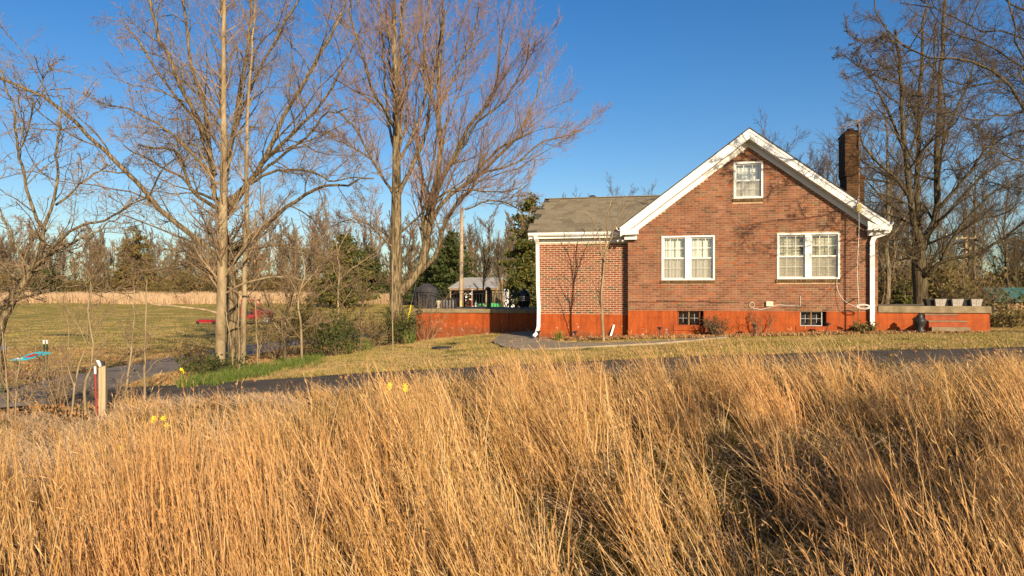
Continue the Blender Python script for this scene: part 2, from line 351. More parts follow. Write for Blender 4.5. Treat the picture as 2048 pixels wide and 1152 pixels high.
# ------------------------------------------------------------------ house frame
TH = math.atan(.22); ct, st = math.cos(TH), math.sin(TH)
OD = 22.7; OX = (1256 - 1024) / F * OD; OY = OD; ZB = -1.35
cxl = -(OX * ct - OY * st); cyl = -(OX * st + OY * ct)
def HP(u, v, off=0):        # pixel -> house coordinates on the plane `off` metres in front of the gable wall
    rx, rz = (u - 1024) / F, -(v - HZ) / F
    lx = rx * ct - st; ly = rx * st + ct; t = (-off - cyl) / ly
    return cxl + t * lx, t * rz - ZB
def L2W(x, y): return OX + x * ct + y * st, OY - x * st + y * ct
def W2L(X, Y): return (X - OX) * ct - (Y - OY) * st, (X - OX) * st + (Y - OY) * ct
def HG(x, y): X, Y = L2W(x, y); return G(X, Y) - CZ - ZB
HLOC = (OX, OY, CZ + ZB)
def hplace(x, y, z=None):   # world position from house coordinates
    X, Y = L2W(x, y); return (X, Y, (HG(x, y) if z is None else z) + CZ + ZB)
house = thing('brick_house', 'red brick gabled house with white trim and a lower side wing', 'house', HLOC, -TH)
WID = 7.3; AX = 3.64; RZ = 6.38; SL = .75
ftop = .83
attic = (3.21, 4.07, 4.28, 5.40); wl = (1.04, 2.65, 1.78, 3.17); wr = (4.47, 6.25, 1.80, 3.19)
bw1 = (1.53, 2.32, .36, ftop); bw2 = (5.14, 5.88, .38, ftop)
def gable(x): return RZ - .50 - SL * abs(x - AX)
def wall_strips(mb, x0, x1, z0, topf, holes, y0, y1):
    xb = sorted(set([x0, x1, AX] + [h[0] for h in holes] + [h[1] for h in holes])); xb = [x for x in xb if x0 <= x <= x1]
    for a, b_ in zip(xb, xb[1:]):
        hs = sorted([h for h in holes if h[0] <= a + 1e-6 and h[1] >= b_ - 1e-6], key=lambda h: h[2])
        z = z0
        for h in hs:
            if h[2] > z + .001: mb.box(a, b_, y0, y1, z, h[2])
            z = h[3]
        ta, tb = topf(a), topf(b_)
        if ta > z + .001 or tb > z + .001:
            mb.quadbox([(a, y0, z), (b_, y0, z), (b_, y1, z), (a, y1, z), (a, y0, ta), (b_, y0, tb), (b_, y1, tb), (a, y1, ta)])
    return mb
sill_h = .10
H3 = [attic, wl, wr]
wall_strips(MB(), 0, WID, ftop, lambda x: gable(x) + .2, [(h[0], h[1], h[2] - sill_h, h[3]) for h in H3], 0, .25).build('gable_wall', 'mortar', house)
def brick_mesh(name, l, d, h, mat):
    me = bpy.data.meshes.new(name); mb = MB(); g = .004
    mb.quadbox([(0, g, 0), (l, g, 0), (l, d, 0), (0, d, 0), (0, g, h), (l, g, h), (l, d, h), (0, d, h)])
    v = list(mb.v); f = [x for x in mb.f if x != [0, 1, 5, 4]]
    b0 = len(v); v += [(g, 0, g), (l - g, 0, g), (l - g, 0, h - g), (g, 0, h - g)]
    f += [[b0, b0 + 1, b0 + 2, b0 + 3], [0, 1, b0 + 1, b0], [1, 5, b0 + 2, b0 + 1], [5, 4, b0 + 3, b0 + 2], [4, 0, b0, b0 + 3]]
    f = [x for x in f if x != [2, 3, 7, 6]]
    me.from_pydata(v, [], f); me.materials.append(M[mat]); return me
def lay_bricks(parent, x0, x1, z0, topf, holes, yf, pitch, course, joint, jh, mat, n_parts, prefer, name='brick', header_every=0, rot=None, proud=.007):
    full = []; cut = []; row = 0; z = z0 + jh
    bh = course - jh; bl = pitch - joint
    while z + bh < max(topf(x0), topf(x1), topf((x0 + x1) / 2)):
        p = pitch; l = bl
        head = header_every and row % header_every == header_every - 2
        if head: p = pitch / 2; l = p - joint
        x = x0 - (p / 2 if row % 2 else 0) + rnd.uniform(-.012, .012)
        while x < x1:
            a, b_ = max(x, x0), min(x + l, x1)
            tz = min(topf(a), topf(b_))
            if z + bh <= tz + (.06 if tz > 3 else 0):
                segs = [(a, b_)]
                for h in holes:
                    if z + bh > h[2] + .004 and z < h[3] - .004:
                        ns = []
                        for (s, e) in segs:
                            if e <= h[0] or s >= h[1]: ns.append((s, e)); continue
                            if s < h[0]: ns.append((s, h[0] - .004))
                            if e > h[1]: ns.append((h[1] + .004, e))
                        segs = ns
                for s, e in segs:
                    if e - s < .03: continue
                    if abs((e - s) - bl) < .002: full.append((s, z, e - s))
                    else: cut.append((s, z, e - s))
            x += p
        z += course; row += 1
    full.sort(key=prefer); parts, rest = full[:n_parts], full[n_parts:] + cut
    me = brick_mesh('brick', bl, .05, bh, mat)
    for s, zz, l in parts:
        pr = proud + rnd.uniform(-.002, .002)
        link(name, me, parent, (s, yf - pr, zz))
    mb = MB()
    for s, zz, l in rest:
        pr = proud + rnd.uniform(-.002, .002)
        mb.box(s, s + l, yf - pr, yf + .02, zz, zz + bh)
    if rest:
        o = mb.build('brickwork', mat, parent); o['kind'] = 'stuff'
lay_bricks(house, 0, WID, ftop, lambda x: gable(x) + .05, [(h[0], h[1], h[2] - sill_h, h[3]) for h in H3], 0, .213, .0685, .011, .0095, 'brick', 290, lambda q: -q[0] + rnd.uniform(0, .02))
# foundation
FB = -.35
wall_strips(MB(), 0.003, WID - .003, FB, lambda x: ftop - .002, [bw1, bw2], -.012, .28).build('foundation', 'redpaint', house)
# rest of the shell
mb = MB(); mb.box(0.003, .25, .252, 9, FB, 3.3).box(WID - .25, WID - .003, .282, 9, FB, 3.3).box(0.25, WID - .25, 8.75, 9, FB, 3.3)
mb.prism([(.0, 3.302), (WID, 3.302), (AX, gable(AX) + .2)], 8.75, 9); mb.build('side_wall', 'brick', house)
mb = MB(); mb.box(.26, WID - .26, .9, 1.0, FB, 3.3).prism([(.3, 3.302), (WID - .3, 3.302), (AX, 5.9)], .9, 1.0); mb.build('inner_wall', 'dark', house)
# roof slabs with overhang
ov = .36; XL, XR = AX - 3.86, AX + 3.86
def rz(x): return RZ - SL * abs(x - AX)
roof = MB()
for xa, xb_ in ((XL, AX), (AX, XR)):
    roof.quadbox([(xa, -ov - .03, rz(xa) - .045), (xb_, -ov - .03, rz(xb_) - .045), (xb_, 9.3, rz(xb_) - .045), (xa, 9.3, rz(xa) - .045),
                  (xa, -ov - .03, rz(xa)), (xb_, -ov - .03, rz(xb_)), (xb_, 9.3, rz(xb_)), (xa, 9.3, rz(xa))])
roof.build('roof', 'roofdark', house)
def rake(y0, y1, t0, t1, xl=XL, xr=XR):
    m_ = MB()
    for xa, xb_ in ((xl, AX), (AX, xr)):
        m_.quadbox([(xa, y0, rz(xa) - t1), (xb_, y0, rz(xb_) - t1), (xb_, y1, rz(xb_) - t1), (xa, y1, rz(xa) - t1),
                    (xa, y0, rz(xa) - t0), (xb_, y0, rz(xb_) - t0), (xb_, y1, rz(xb_) - t0), (xa, y1, rz(xa) - t0)])
    return m_
rake(-ov - .02, -ov + .02, .047, .13).build('drip_board', 'white', house)
rake(-ov, -ov + .03, .132, .34, XL, XR).build('rake_board', 'white', house)
rake(-ov + .032, -.032, .315, .34, XL + .1, XR - .1).build('soffit', 'soffit', house)
rake(-.03, -.001, .342, .52, XL + .25, XR - .25).build('frieze_board', 'white', house)
for sx, xa in ((1, XL), (-1, XR)):
    m_ = MB(); e = xa; zz = rz(xa)
    m_.prism([(e, zz - .27), (e + sx * .56, zz - .27), (e + sx * .56, zz + .0), (e, zz - .32 + .03)] if sx > 0 else [(e - .56, zz - .27), (e, zz - .27), (e, zz - .29), (e - .56, zz)], -ov + .004, -ov + .028)
    m_.build('return_board', 'white', house)
    a0, a1 = sorted((e + sx * .02, e + sx * .54))
    box('eave_return', 'white', house, a0, a1, -ov + .03, -.012, zz - .27, zz - .23)
    b0, b1 = sorted((e + sx * .12, e + sx * .50))
    box('return_box', 'white', house, b0, b1, -.20, -.014, zz - .42, zz - .272)
    c0, c1 = sorted((e + sx * .01, e + sx * .20))
    box('eave_soffit', 'soffit', house, c0, c1, -ov + .03, 9.2, zz - .27, zz - .10)
def gutter(x, sx, y0, y1, z, along='y'):
    # K profile extruded
    prof = [(0, 0), (.07, 0), (.115, .05), (.12, .11), (.10, .11), (.095, .06), (.06, .018), (.012, .018), (.012, .11), (0, .11)]
    m_ = MB(); n = len(prof)
    if along == 'y': pa = [(x + sx * p, y0, z + q) for p, q in prof]; pb = [(x + sx * p, y1, z + q) for p, q in prof]
    else: pa = [(y0, x - p, z + q) for p, q in prof]; pb = [(y1, x - p, z + q) for p, q in prof]
    m_.v += pa + pb
    for i in range(n): m_.f.append([i, (i + 1) % n, n + (i + 1) % n, n + i])
    m_.f.append(list(range(n))); m_.f.append([n + i for i in reversed(range(n))]); m_.r += [0] * (n + 2)
    return m_.build('gutter', 'whitemetal', house)
gutter(XR + .003, 1, -ov - .03, 9.2, rz(XR) - .15)
gutter(XL - .003, -1, -ov - .03, .26, rz(XL) - .15)
def rect_pipe(name, pts, w, d, mat, parent):    # pts in house coordinates x,y,z; flat tube w wide (x) and d deep
    m_ = MB(); n = len(pts); P = [Vector(p) for p in pts]
    for i, p in enumerate(P):
        t = (P[min(i + 1, n - 1)] - P[max(i - 1, 0)]).normalized()
        a = Vector((t.z, 0, -t.x)); a = a.normalized() if a.length > .05 else Vector((1, 0, 0)); c_ = t.cross(a).normalized()
        for sa, sb in ((-1, -1), (1, -1), (1, 1), (-1, 1)): m_.v.append(tuple(p + a * sa * w / 2 + c_ * sb * d / 2))
    for i in range(n - 1):
        for k in range(4): m_.f.append([i * 4 + k, i * 4 + (k + 1) % 4, i * 4 + 4 + (k + 1) % 4, i * 4 + 4 + k])
    m_.f.append([3, 2, 1, 0]); m_.f.append([n * 4 - 4, n * 4 - 3, n * 4 - 2, n * 4 - 1]); m_.r += [0] * len(m_.f)
    return m_.build(name, mat, parent)
x0_, z0_ = HP(1744, 560, .09)
dsx = x0_
ds = rect_pipe('downspout', [(XR + .06, -.22, rz(XR) - .14), (XR + .055, -.21, rz(XR) - .22), (XR + .02, -.19, rz(XR) - .30), (XR - .08, -.16, rz(XR) - .36), (dsx + .10, -.12, rz(XR) - .43), (dsx + .03, -.105, rz(XR) - .50), (dsx, -.10, rz(XR) - .60), (dsx, -.10, 1.9), (dsx, -.10, .38)], .125, .085, 'whitemetal', house)
for zz in (2.5, 1.0): MB().box(dsx - .075, dsx + .075, -.146, -.008, zz, zz + .03).build('pipe_strap', 'whitemetal', ds)
m_ = MB()
m_.tube([(dsx, -.10, .40), (dsx, -.11, .30), (dsx + .02, -.16, .22), (dsx + .05, -.26, .16), (dsx + .09, -.40, .12)], [.085, .09, .092, .095, .095], 10)
m_.build('drain_elbow', 'blackplastic', ds, True)
# windows -------------------------------------------------------------
def glass_mat():
    m, nt, b = new_mat('window_glass'); nt.nodes.remove(b)
    g = nt.nodes.new('ShaderNodeBsdfGlossy'); g.inputs['Roughness'].default_value = .03
    t = nt.nodes.new('ShaderNodeBsdfTransparent'); t.inputs[0].default_value = (.9, .93, .92, 1)
    fr_ = nt.nodes.new('ShaderNodeFresnel'); fr_.inputs[0].default_value = 1.5
    mx = nt.nodes.new('ShaderNodeMixShader'); nt.links.new(math_n(nt, 'ADD', fr_.outputs[0], .09), mx.inputs[0])
    nt.links.new(t.outputs[0], mx.inputs[1]); nt.links.new(g.outputs[0], mx.inputs[2])
    nt.links.new(mx.outputs[0], nt.nodes['Material Output'].inputs[0]); return m
M['glass'] = glass_mat()
def frame_ring(x0, x1, z0, z1, w, y0, y1, mb=None):
    mb = mb or MB()
    return mb.box(x0, x1, y0, y1, z1 - w, z1).box(x0, x1, y0, y1, z0, z0 + w).box(x0, x0 + w, y0, y1, z0 + w, z1 - w).box(x1 - w, x1, y0, y1, z0 + w, z1 - w)
def sash_unit(win, x0, x1, z0, z1, cover):
    zm = (z0 + z1) / 2 + .0
    for k, (a, b_, y) in enumerate(((zm - .018, z1, .03), (z0, zm + .018, .065))):
        s = frame_ring(x0, x1, a, b_, .036, y, y + .03).build('sash', 'vinyl', win)
        link('pane', mesh_np('pane', [(x0 + .03, y + .018, a + .03), (x1 - .03, y + .018, a + .03), (x1 - .03, y + .018, b_ - .03), (x0 + .03, y + .018, b_ - .03)], [(0, 1, 2, 3)], M['glass']), win)
        mu = MB(); W_ = x1 - x0
        for i in (1, 2): mu.box(x0 + W_ * i / 3 - .008, x0 + W_ * i / 3 + .008, y + .006, y + .016, a + .036, b_ - .036)
        hz = (a + b_) / 2
        xs_ = [x0 + .036, x0 + W_ / 3 - .008, x0 + W_ / 3 + .008, x0 + 2 * W_ / 3 - .008, x0 + 2 * W_ / 3 + .008, x1 - .036]
        for i in (0, 2, 4): mu.box(xs_[i], xs_[i + 1], y + .006, y + .016, hz - .008, hz + .008)
        mu.build('muntin', 'vinyl', win)
    # insect screen over the lower half
    mdl = M.get('screen')
    if not mdl:
        m, nt, b = new_mat('screen'); t = nt.nodes.new('ShaderNodeBsdfTransparent'); mx = nt.nodes.new('ShaderNodeMixShader'); mx.inputs[0].default_value = .42
        b.inputs['Base Color'].default_value = (.33, .30, .24, 1)
        nt.links.new(t.outputs[0], mx.inputs[1]); nt.links.new(b.outputs[0], mx.inputs[2]); nt.links.new(mx.outputs[0], nt.nodes['Material Output'].inputs[0]); M['screen'] = m
    link('insect_screen', mesh_np('insect_screen', [(x0 + .01, .028, z0 + .01), (x1 - .01, .028, z0 + .01), (x1 - .01, .028, zm - .02), (x0 + .01, .028, zm - .02)], [(0, 1, 2, 3)], M['screen']), win)
    if cover == 'curtain':
        n = 24; v = []; f = []
        for i in range(n + 1):
            x = x0 + .02 + (x1 - x0 - .04) * i / n; y = .17 + .02 * math.sin(i * 1.7)
            v += [(x, y, z0), (x, y, z1)]
        for i in range(n): f.append((2 * i, 2 * i + 2, 2 * i + 3, 2 * i + 1))
        link('curtain', mesh_np('curtain', v, f, M['curtain_w']), win)
    else:
        v = []; f = []; z = z0 + .01; k = 0
        while z < z1 - .02:
            gap = .012 if cover == 'blind' else .004
            b0 = len(v); dz = rnd.uniform(-.003, .003)
            v += [(x0 + .02, .16, z + dz), (x1 - .02, .16, z - dz), (x1 - .02, .185, z + .046 - gap - dz), (x0 + .02, .185, z + .046 - gap + dz)]
            f.append((b0, b0 + 1, b0 + 2, b0 + 3)); z += .046
        link('blind', mesh_np('blind', v, f, M['blind']), win)
        if cover == 'blind': MB().box(x0, x1, .22, .23, z0, z1).build('backing_shade', 'dark', win)
def window(hole, units, covers):
    x0, x1, z0, z1 = hole
    w = frame_ring(x0 + .003, x1 - .003, z0, z1 - .003, .048, -.035, .10).build('window', 'white', house)
    # stepped outer moulding and beaded side
    frame_ring(x0 + .028, x1 - .028, z0 + .026, z1 - .03, .022, -.045, -.036).build('moulding', 'white', w)
    n = int((z1 - z0) / .045); bd = MB()
    for i in range(n): bd.box(x1 - .003, x1 + .006, -.03, -.018, z0 + .02 + i * .045, z0 + .04 + i * .045)
    bd.build('bead', 'white', w)
    if units == 2:
        xm = (x0 + x1) / 2; box('mullion', 'white', w, xm - .085, xm + .085, -.030, .10, z0 + .05, z1 - .053)
        sash_unit(w, x0 + .052, xm - .088, z0 + .05, z1 - .055, covers[0]); sash_unit(w, xm + .088, x1 - .052, z0 + .05, z1 - .055, covers[1])
    else: sash_unit(w, x0 + .052, x1 - .052, z0 + .05, z1 - .055, covers[0])
    # rowlock sill
    n = max(3, int((x1 - x0 + .06) / .075)); p = (x1 - x0 + .06) / n
    me = None
    for i in range(n):
        if me is None: me = brick_mesh('sill_brick', p - .009, .12, sill_h - .012, 'sillbrick')
        link('sill_brick', me, house, (x0 - .03 + i * p, -.045 + rnd.uniform(-.002, .002), z0 - sill_h + .006))
    box('sill_bed', 'mortar', house, x0 - .002, x1 + .002, -.02, .1, z0 - sill_h + .001, z0 - .002)
window(attic, 1, ['curtain'])
window(wl, 2, ['curtain', 'curtain'])
window(wr, 2, ['blind', 'closed'])
for x0, x1, z0, z1 in (bw1, bw2):
    w = frame_ring(x0 + .012, x1 - .10, z0 + .002, z1 - .006, .024, .09, .13).build('basement_window', 'steel' if x0 > 3 else 'redstep', house)
    xm = (x0 + .012 + x1 - .1) / 2
    box('mullion', 'rust', w, xm - .014, xm + .014, .085, .125, z0 + .028, z1 - .032)
    bm = MB(); zc = (z0 + z1) / 2
    for xc in ((x0 + xm) / 2, (x1 - .1 + xm) / 2): bm.box(xc - .006, xc + .006, .10, .11, z0 + .1, z1 - .1).box(xc - .13, xc - .007, .10, .11, zc - .006, zc + .006).box(xc + .007, xc + .13, .10, .11, zc - .006, zc + .006)
    bm.build('muntin', 'steel', w)
    link('pane', mesh_np('pane', [(x0 + .03, .118, z0 + .02), (x1 - .12, .118, z0 + .02), (x1 - .12, .118, z1 - .02), (x0 + .03, .118, z1 - .02)], [(0, 1, 2, 3)], M['glass']), w)
    box('window_well', 'dark' if x0 < 3 else 'cover', w, x0, x1, .26, .27, z0, z1)
    box('sill', 'redpaint', house, x0 - .12, x1 + .06, -.04, -.0125, z0 - .14, z0 - .002)
# chimney ------------------------------------------------------------
ch = MB(); cy0 = .9
cxa, cxb = HP(1690, 300, -cy0)[0], HP(1721, 300, -cy0)[0]; ctop = HP(1700, 268, -cy0)[1]; cmid = HP(1700, 352, -cy0)[1]
ch.box(cxa, cxb, cy0, cy0 + .85, cmid + .01, ctop).box(cxa + .04, cxb + .11, cy0 - .03, cy0 + .85, 3.2, cmid - .1)
chim = ch.build('chimney', 'mortar3', house)
ch = MB(); ch.box(cxa + .03, cxb + .13, cy0 - .05, cy0 + .86, cmid - .098, cmid + .008)
ch.build('chimney_shoulder', 'brick3', chim)
ch = MB(); ch.box(cxa - .02, cxb + .02, cy0 - .02, cy0 + .87, ctop + .002, ctop + .06).box(cxa + .03, cxb - .03, cy0 + .03, cy0 + .80, ctop + .062, ctop + .12)
ch.tube([((cxa + cxb) / 2, cy0 + .3, ctop + .10), ((cxa + cxb) / 2, cy0 + .3, ctop + .22)], .11, 12); ch.build('chimney_cap', 'brick3', chim)
def lay_simple(parent, x0, x1, z0, z1, yf, mat, side=None):
    me = brick_mesh('brick', .198, .03, .057, mat); row = 0; z = z0 + .005
    while z + .057 < z1:
        x = x0 - (.105 if row % 2 else 0)
        while x < x1:
            a, b_ = max(x, x0 + .002), min(x + .198, x1 - .002)
            if b_ - a > .19 and side is None: link('brick', me, parent, (a, yf - .006, z))
            elif b_ - a > .03:
                m2 = brick_mesh('brick', b_ - a, .03, .057, mat)
                if side is None: link('brick', m2, parent, (a, yf - .006, z))
                else: link('brick', m2, parent, (side - .006, b_, z), (0, 0, -math.pi / 2))
            x += .21
        z += .0685; row += 1
lay_simple(chim, cxa, cxb, cmid + .01, ctop, cy0, 'brick3')
lay_simple(chim, cxa + .04, cxb + .11, 4.0, cmid - .1, cy0 - .03, 'brick3')
lay_simple(chim, cy0, cy0 + .85, cmid + .01, ctop, 0, 'brick3', side=cxa)
lay_simple(chim, cy0, cy0 + .85, 4.2, cmid - .1, 0, 'brick3', side=cxa + .04)
# annex wing -----------------------------------------------------------
AXL = -2.93; AY = .30; afz = .70; atop = 3.03
box('wing_wall', 'mortar2', house, AXL, -.001, AY, AY + .22, afz, 3.2)
box('wing_wall', 'brick2', house, AXL, AXL + .22, AY + .222, 6.2, afz, 3.2)
box('wing_wall', 'brick2', house, AXL, -.001, 6.0, 6.2, afz, 3.2)
box('wing_foundation', 'redpaint', house, AXL + .002, -.002, AY - .01, 6.2, FB - .2, afz - .003)
lay_bricks(house, AXL + .004, -.004, afz, lambda x: atop, [], AY, .205, .0690, .016, .0155, 'brick2', 0, lambda q: 0, header_every=0)
gx0 = -3.22
box('frieze_board', 'white', house, AXL - .01, -.005, AY - .028, AY - .001, atop - .005, atop + .115)
box('soffit', 'soffit', house, gx0 + .05, -.004, .06, AY - .03, atop + .125, atop + .15)
box('fascia_board', 'white', house, gx0, -.012, .03, .058, atop + .125, atop + .235)
g2z = atop + .20
gutter(.028, 1, gx0, -.02, g2z, along='x')
er = 3.3; rz0 = g2z + .12; ridge = HP(1200, 396, -er)[1]
asl = (ridge - rz0) / (er - .0)
rb = MB(); xA, xB = -3.25, 1.5
rb.quadbox([(xA, .0, rz0 - .06), (xB, .0, rz0 - .06), (xB, er, ridge - .06), (xA, er, ridge - .06), (xA, .0, rz0), (xB, .0, rz0), (xB, er, ridge), (xA, er, ridge)])
rb.quadbox([(xA, er, ridge - .06), (xB, er, ridge - .06), (xB, 2 * er, rz0 - .06), (xA, 2 * er, rz0 - .06), (xA, er, ridge), (xB, er, ridge), (xB, 2 * er, rz0), (xA, 2 * er, rz0)])
wr_ = rb.build('wing_roof', 'roofdark', house)
rk = MB(); rk.quadbox([(xA + .02, .05, rz0 - .22), (xA + .05, .05, rz0 - .22), (xA + .05, er, ridge - .22), (xA + .02, er, ridge - .22), (xA + .02, .05, rz0 - .062), (xA + .05, .05, rz0 - .062), (xA + .05, er, ridge - .062), (xA + .02, er, ridge - .062)])
rk.build('rake_board', 'white', wr_)
rk = MB(); rk.prism([(0, 3.2), (3.1, 3.2), (1.6, 3.2 + 1.4)], 0, .2)
pe = MB(); pe.v = [(AXL, AY, 3.2), (AXL, 6.2, 3.2), (AXL, er, ridge - .12)]; pe.f = [[0, 1, 2]]; pe.r = [0]; pe.build('wing_gable', 'white', house)
slen = math.hypot(er, ridge - rz0); ncr = 17; ex = slen / ncr; ang = math.atan2(ridge - rz0, er)
shm = []
for w_ in (.22, .30, .38): shm.append((w_, brick_mesh('shingle', w_ - .006, ex * 1.10, .024, 'shingle')))
cnt = 0; extra = MB()
for r in range(ncr):
    s0 = r * ex - .02; y = s0 * math.cos(ang); z = rz0 + s0 * math.sin(ang) + .004
    x = xA - .02 - rnd.uniform(0, .25)
    while x < xB:
        w_, me = rnd.choice(shm)
        # only where the wing roof stands clear of the main roof
        if rz(x + w_ / 2) < z + .05 or x < XL:
            if x + w_ > xA - .02 and x > xA - .08:
                o = link('shingle', me, wr_, (x, y, z + rnd.uniform(0, .004)), (ang - .012 + .0, 0, 0)); cnt += 1
        x += w_
print('shingles', cnt)
rc = MB()
for i in range(18): rc.box(xA + i * .26, xA + i * .26 + .25, er - .12, er + .12, ridge + .008, ridge + .03)
rc.build('ridge_cap', 'shingle', wr_)
vx, vz = HP(1185, 398, -er - .25)
vb = MB(); vb.tube([(vx, er + .25, ridge - .15), (vx, er + .25, ridge + .02)], .10, 12)
vb.tube([(vx, er + .25, ridge + .02), (vx, er + .25, ridge + .06), (vx, er + .25, ridge + .10), (vx, er + .25, ridge + .13), (vx, er + .25, ridge + .145)], [.15, .15, .13, .09, .03], 14); vb.build('roof_vent', 'black', wr_, True)
dx = HP(1075, 560, -.16)[0]
rect_pipe('downspout', [(dx - .03, -.03, g2z + .02), (dx - .03, -.02, g2z - .07), (dx - .0, .10, g2z - .16), (dx + .0, .18, g2z - .26), (dx + .01, .2, 1.6), (dx + .04, .2, .9), (dx + .03, .2, .28), (dx - .02, .12, .06), (dx - .1, .02, -.04)], .11, .08, 'whitemetal', house)

# ------------------------------------------------------------------ patio (left) and porch (right)
PY = 4.04
px0 = HP(828, 618, -PY + .05)[0]; pz = HP(900, 617.5, -PY)[1]
patio = thing('patio_terrace', 'raised concrete patio with orange red painted wall left of the house', 'patio', HLOC, -TH)
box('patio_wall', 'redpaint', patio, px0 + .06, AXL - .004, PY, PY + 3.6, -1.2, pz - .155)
box('patio_slab', 'concrete', patio, px0, AXL - .006, PY - .06, PY + 3.7, pz - .153, pz)
rail = thing('patio_railing', 'black metal railing along the edge of the left patio', 'railing', HLOC, -TH)
def railing(x0, x1, y, z, h, step, posts, parent):
    MB().box(x0, x1, y - .012, y + .012, z + h - .025, z + h).box(x0, x1, y - .01, y + .01, z + h - .12, z + h - .105).box(x0, x1, y - .01, y + .01, z + .06, z + .08).build('rail', 'black', parent)
    me = MB().box(-.007, .007, -.007, .007, .08, h - .12).build('baluster', 'black', parent); me.location = (x0 + step, y, z)
    x = x0 + 2 * step
    while x < x1 - .02:
        link('baluster', me.data, parent, (x, y, z)); x += step
    for p in posts: MB().box(p - .02, p + .02, y - .02, y + .02, z, z + h + .03).build('post', 'black', parent)
railing(px0 + .12, HP(1013, 600, -PY)[0], PY + .1, pz, .72, .115, [px0 + .14, HP(935, 600, -PY)[0]], rail)
railing(HP(1029, 600, -PY)[0], AXL - .03, PY + .1, pz, .72, .14, [HP(1029, 600, -PY)[0], AXL - .05], rail)
hx = HP(1012, 600, -PY)[0]; hx2 = HP(1018, 660, -PY + .6)[0]
MB().tube([(hx, PY + .05, pz + .72), (hx, PY - .1, pz + .74), (hx2 - .05, PY - .7, pz + .2), (hx2, PY - .8, pz - .75)], .016, 6).build('handrail', 'steel', rail, True)
# items on patio
def at_h(u, y, off=0): return HP(u, 600, -y)[0]
gc = thing('covered_grill', 'large grill under a black cloth cover at the left end of the patio', 'grill', hplace(at_h(853, PY + .55), PY + .55, pz), -TH)
m_ = MB(); prof = [(.52, 0), (.54, .25), (.50, .5), (.52, .62), (.44, .80), (.28, .92), (.16, 1.0)]
v = []; f = []; ns = 20
for i, (r, z) in enumerate(prof):
    for k in range(ns):
        a = 2 * math.pi * k / ns; rr = r * (1 + .05 * math.sin(5 * a + i) + rnd.uniform(-.02, .02)); sq = .75
        v.append((rr * math.copysign(abs(math.cos(a)) ** sq, math.cos(a)), .6 * rr * math.copysign(abs(math.sin(a)) ** sq, math.sin(a)), z))
for i in range(len(prof) - 1):
    for k in range(ns): f.append((i * ns + k, i * ns + (k + 1) % ns, (i + 1) * ns + (k + 1) % ns, (i + 1) * ns + k))
v.append((0, 0, 1.02)); top = len(v) - 1
m_.v = v; m_.f = [list(x) for x in f] + [[(len(prof) - 1) * ns + k, (len(prof) - 1) * ns + (k + 1) % ns, top] for k in range(ns)]; m_.r = [0] * len(m_.f)
m_.build('cloth_cover', 'cover', gc, True)
MB().box(-.35, .35, -.2, .2, .02, .3).build('grill_cart', 'black', gc)
# pale stone pot
sp_ = thing('stone_urn', 'small pale stone urn standing beside the covered grill', 'urn', hplace(at_h(876.5, PY + .3), PY + .3, pz), -TH)
MB().lathe([(.09, 0), (.07, .03), (.05, .10), (.06, .16), (.10, .20), (.105, .27), (.09, .31), (.05, .325)], 0, 0, 12).build('bowl', 'ivory', sp_, True)
MB().box(-.09, .09, -.09, .09, -.002, .02).build('foot', 'concrete', sp_)
tot = thing('tote_bin', 'grey ribbed storage bin behind the railing on the patio', 'storage bin', hplace(at_h(897, PY + .6), PY + .6, pz), -TH)
MB().prism([(-.30, 0), (.30, 0), (.36, .36), (-.36, .36)], -.2, .2).build('bin_body', 'cover', tot)
MB().box(-.38, .38, -.22, .22, .362, .42).build('lid', 'blackplastic', tot)
for i in range(5): MB().box(-.28 + i * .13, -.24 + i * .13, -.215, -.201, .02, .34).build('rib', 'steel', tot)
pl_ = thing('patio_heater', 'dark slim post lamp with round cap on the patio', 'lamp', hplace(at_h(976, PY + .35), PY + .35, pz), -TH)
MB().lathe([(.10, 0), (.08, .06), (.05, .2), (.045, .70), (.06, .74)], 0, 0, 12).build('column', 'black', pl_, True)
MB().lathe([(.12, .742), (.13, .78), (.09, .83), (.03, .86)], 0, 0, 14).build('cap', 'black', pl_, True)
kg = thing('kamado_grill', 'dark egg-shaped ceramic grill with steel bands on the patio', 'grill', hplace(at_h(1048, PY + .9), PY + .9, pz), -TH)
MB().tube([(0, 0, z) for z in (.06, .12, .22, .34, .42, .44)], [.15, .21, .25, .26, .255, .25], 20).build('base_shell', 'gloss', kg, True)
MB().tube([(0, 0, z) for z in (.445, .48, .58, .66, .72, .75)], [.25, .255, .24, .18, .12, .09], 20).build('lid', 'gloss', kg, True)
for z in (.41, .47, .33): MB().tube([(0, 0, z), (0, 0, z + .02)], .268, 20).build('band', 'alu', kg)
MB().tube([(0, 0, .75), (0, 0, .82)], [.08, .07], 12).build('chimney_top', 'black', kg)
for k in range(3):
    a = k * 2.1; MB().tube([(.17 * math.cos(a), .17 * math.sin(a), .0), (.15 * math.cos(a), .15 * math.sin(a), .12)], .02, 6).build('foot', 'black', kg)
fc = thing('folding_chair', 'dark folding chair leaning at the patio gate gap', 'chair', hplace(at_h(1021, PY + .6), PY + .6, pz), -TH)
MB().tube([(-.16, 0, 0), (.14, .2, .75)], .016, 6).build('leg', 'black', fc); MB().tube([(.16, 0, 0), (-.10, -.2, .45)], .016, 6).build('leg', 'black', fc)
MB().tube([(-.16, .3, 0), (.14, .5, .75)], .016, 6).build('leg', 'black', fc); MB().quadbox([(.02, .0, .42), (.06, .0, .42), (.06, .45, .42), (.02, .45, .42), (.16, .1, .74), (.2, .1, .74), (.2, .5, .74), (.16, .5, .74)]).build('back', 'cover', fc)
MB().box(-.15, .15, -.02, .4, .38, .41).build('seat', 'cover', fc)
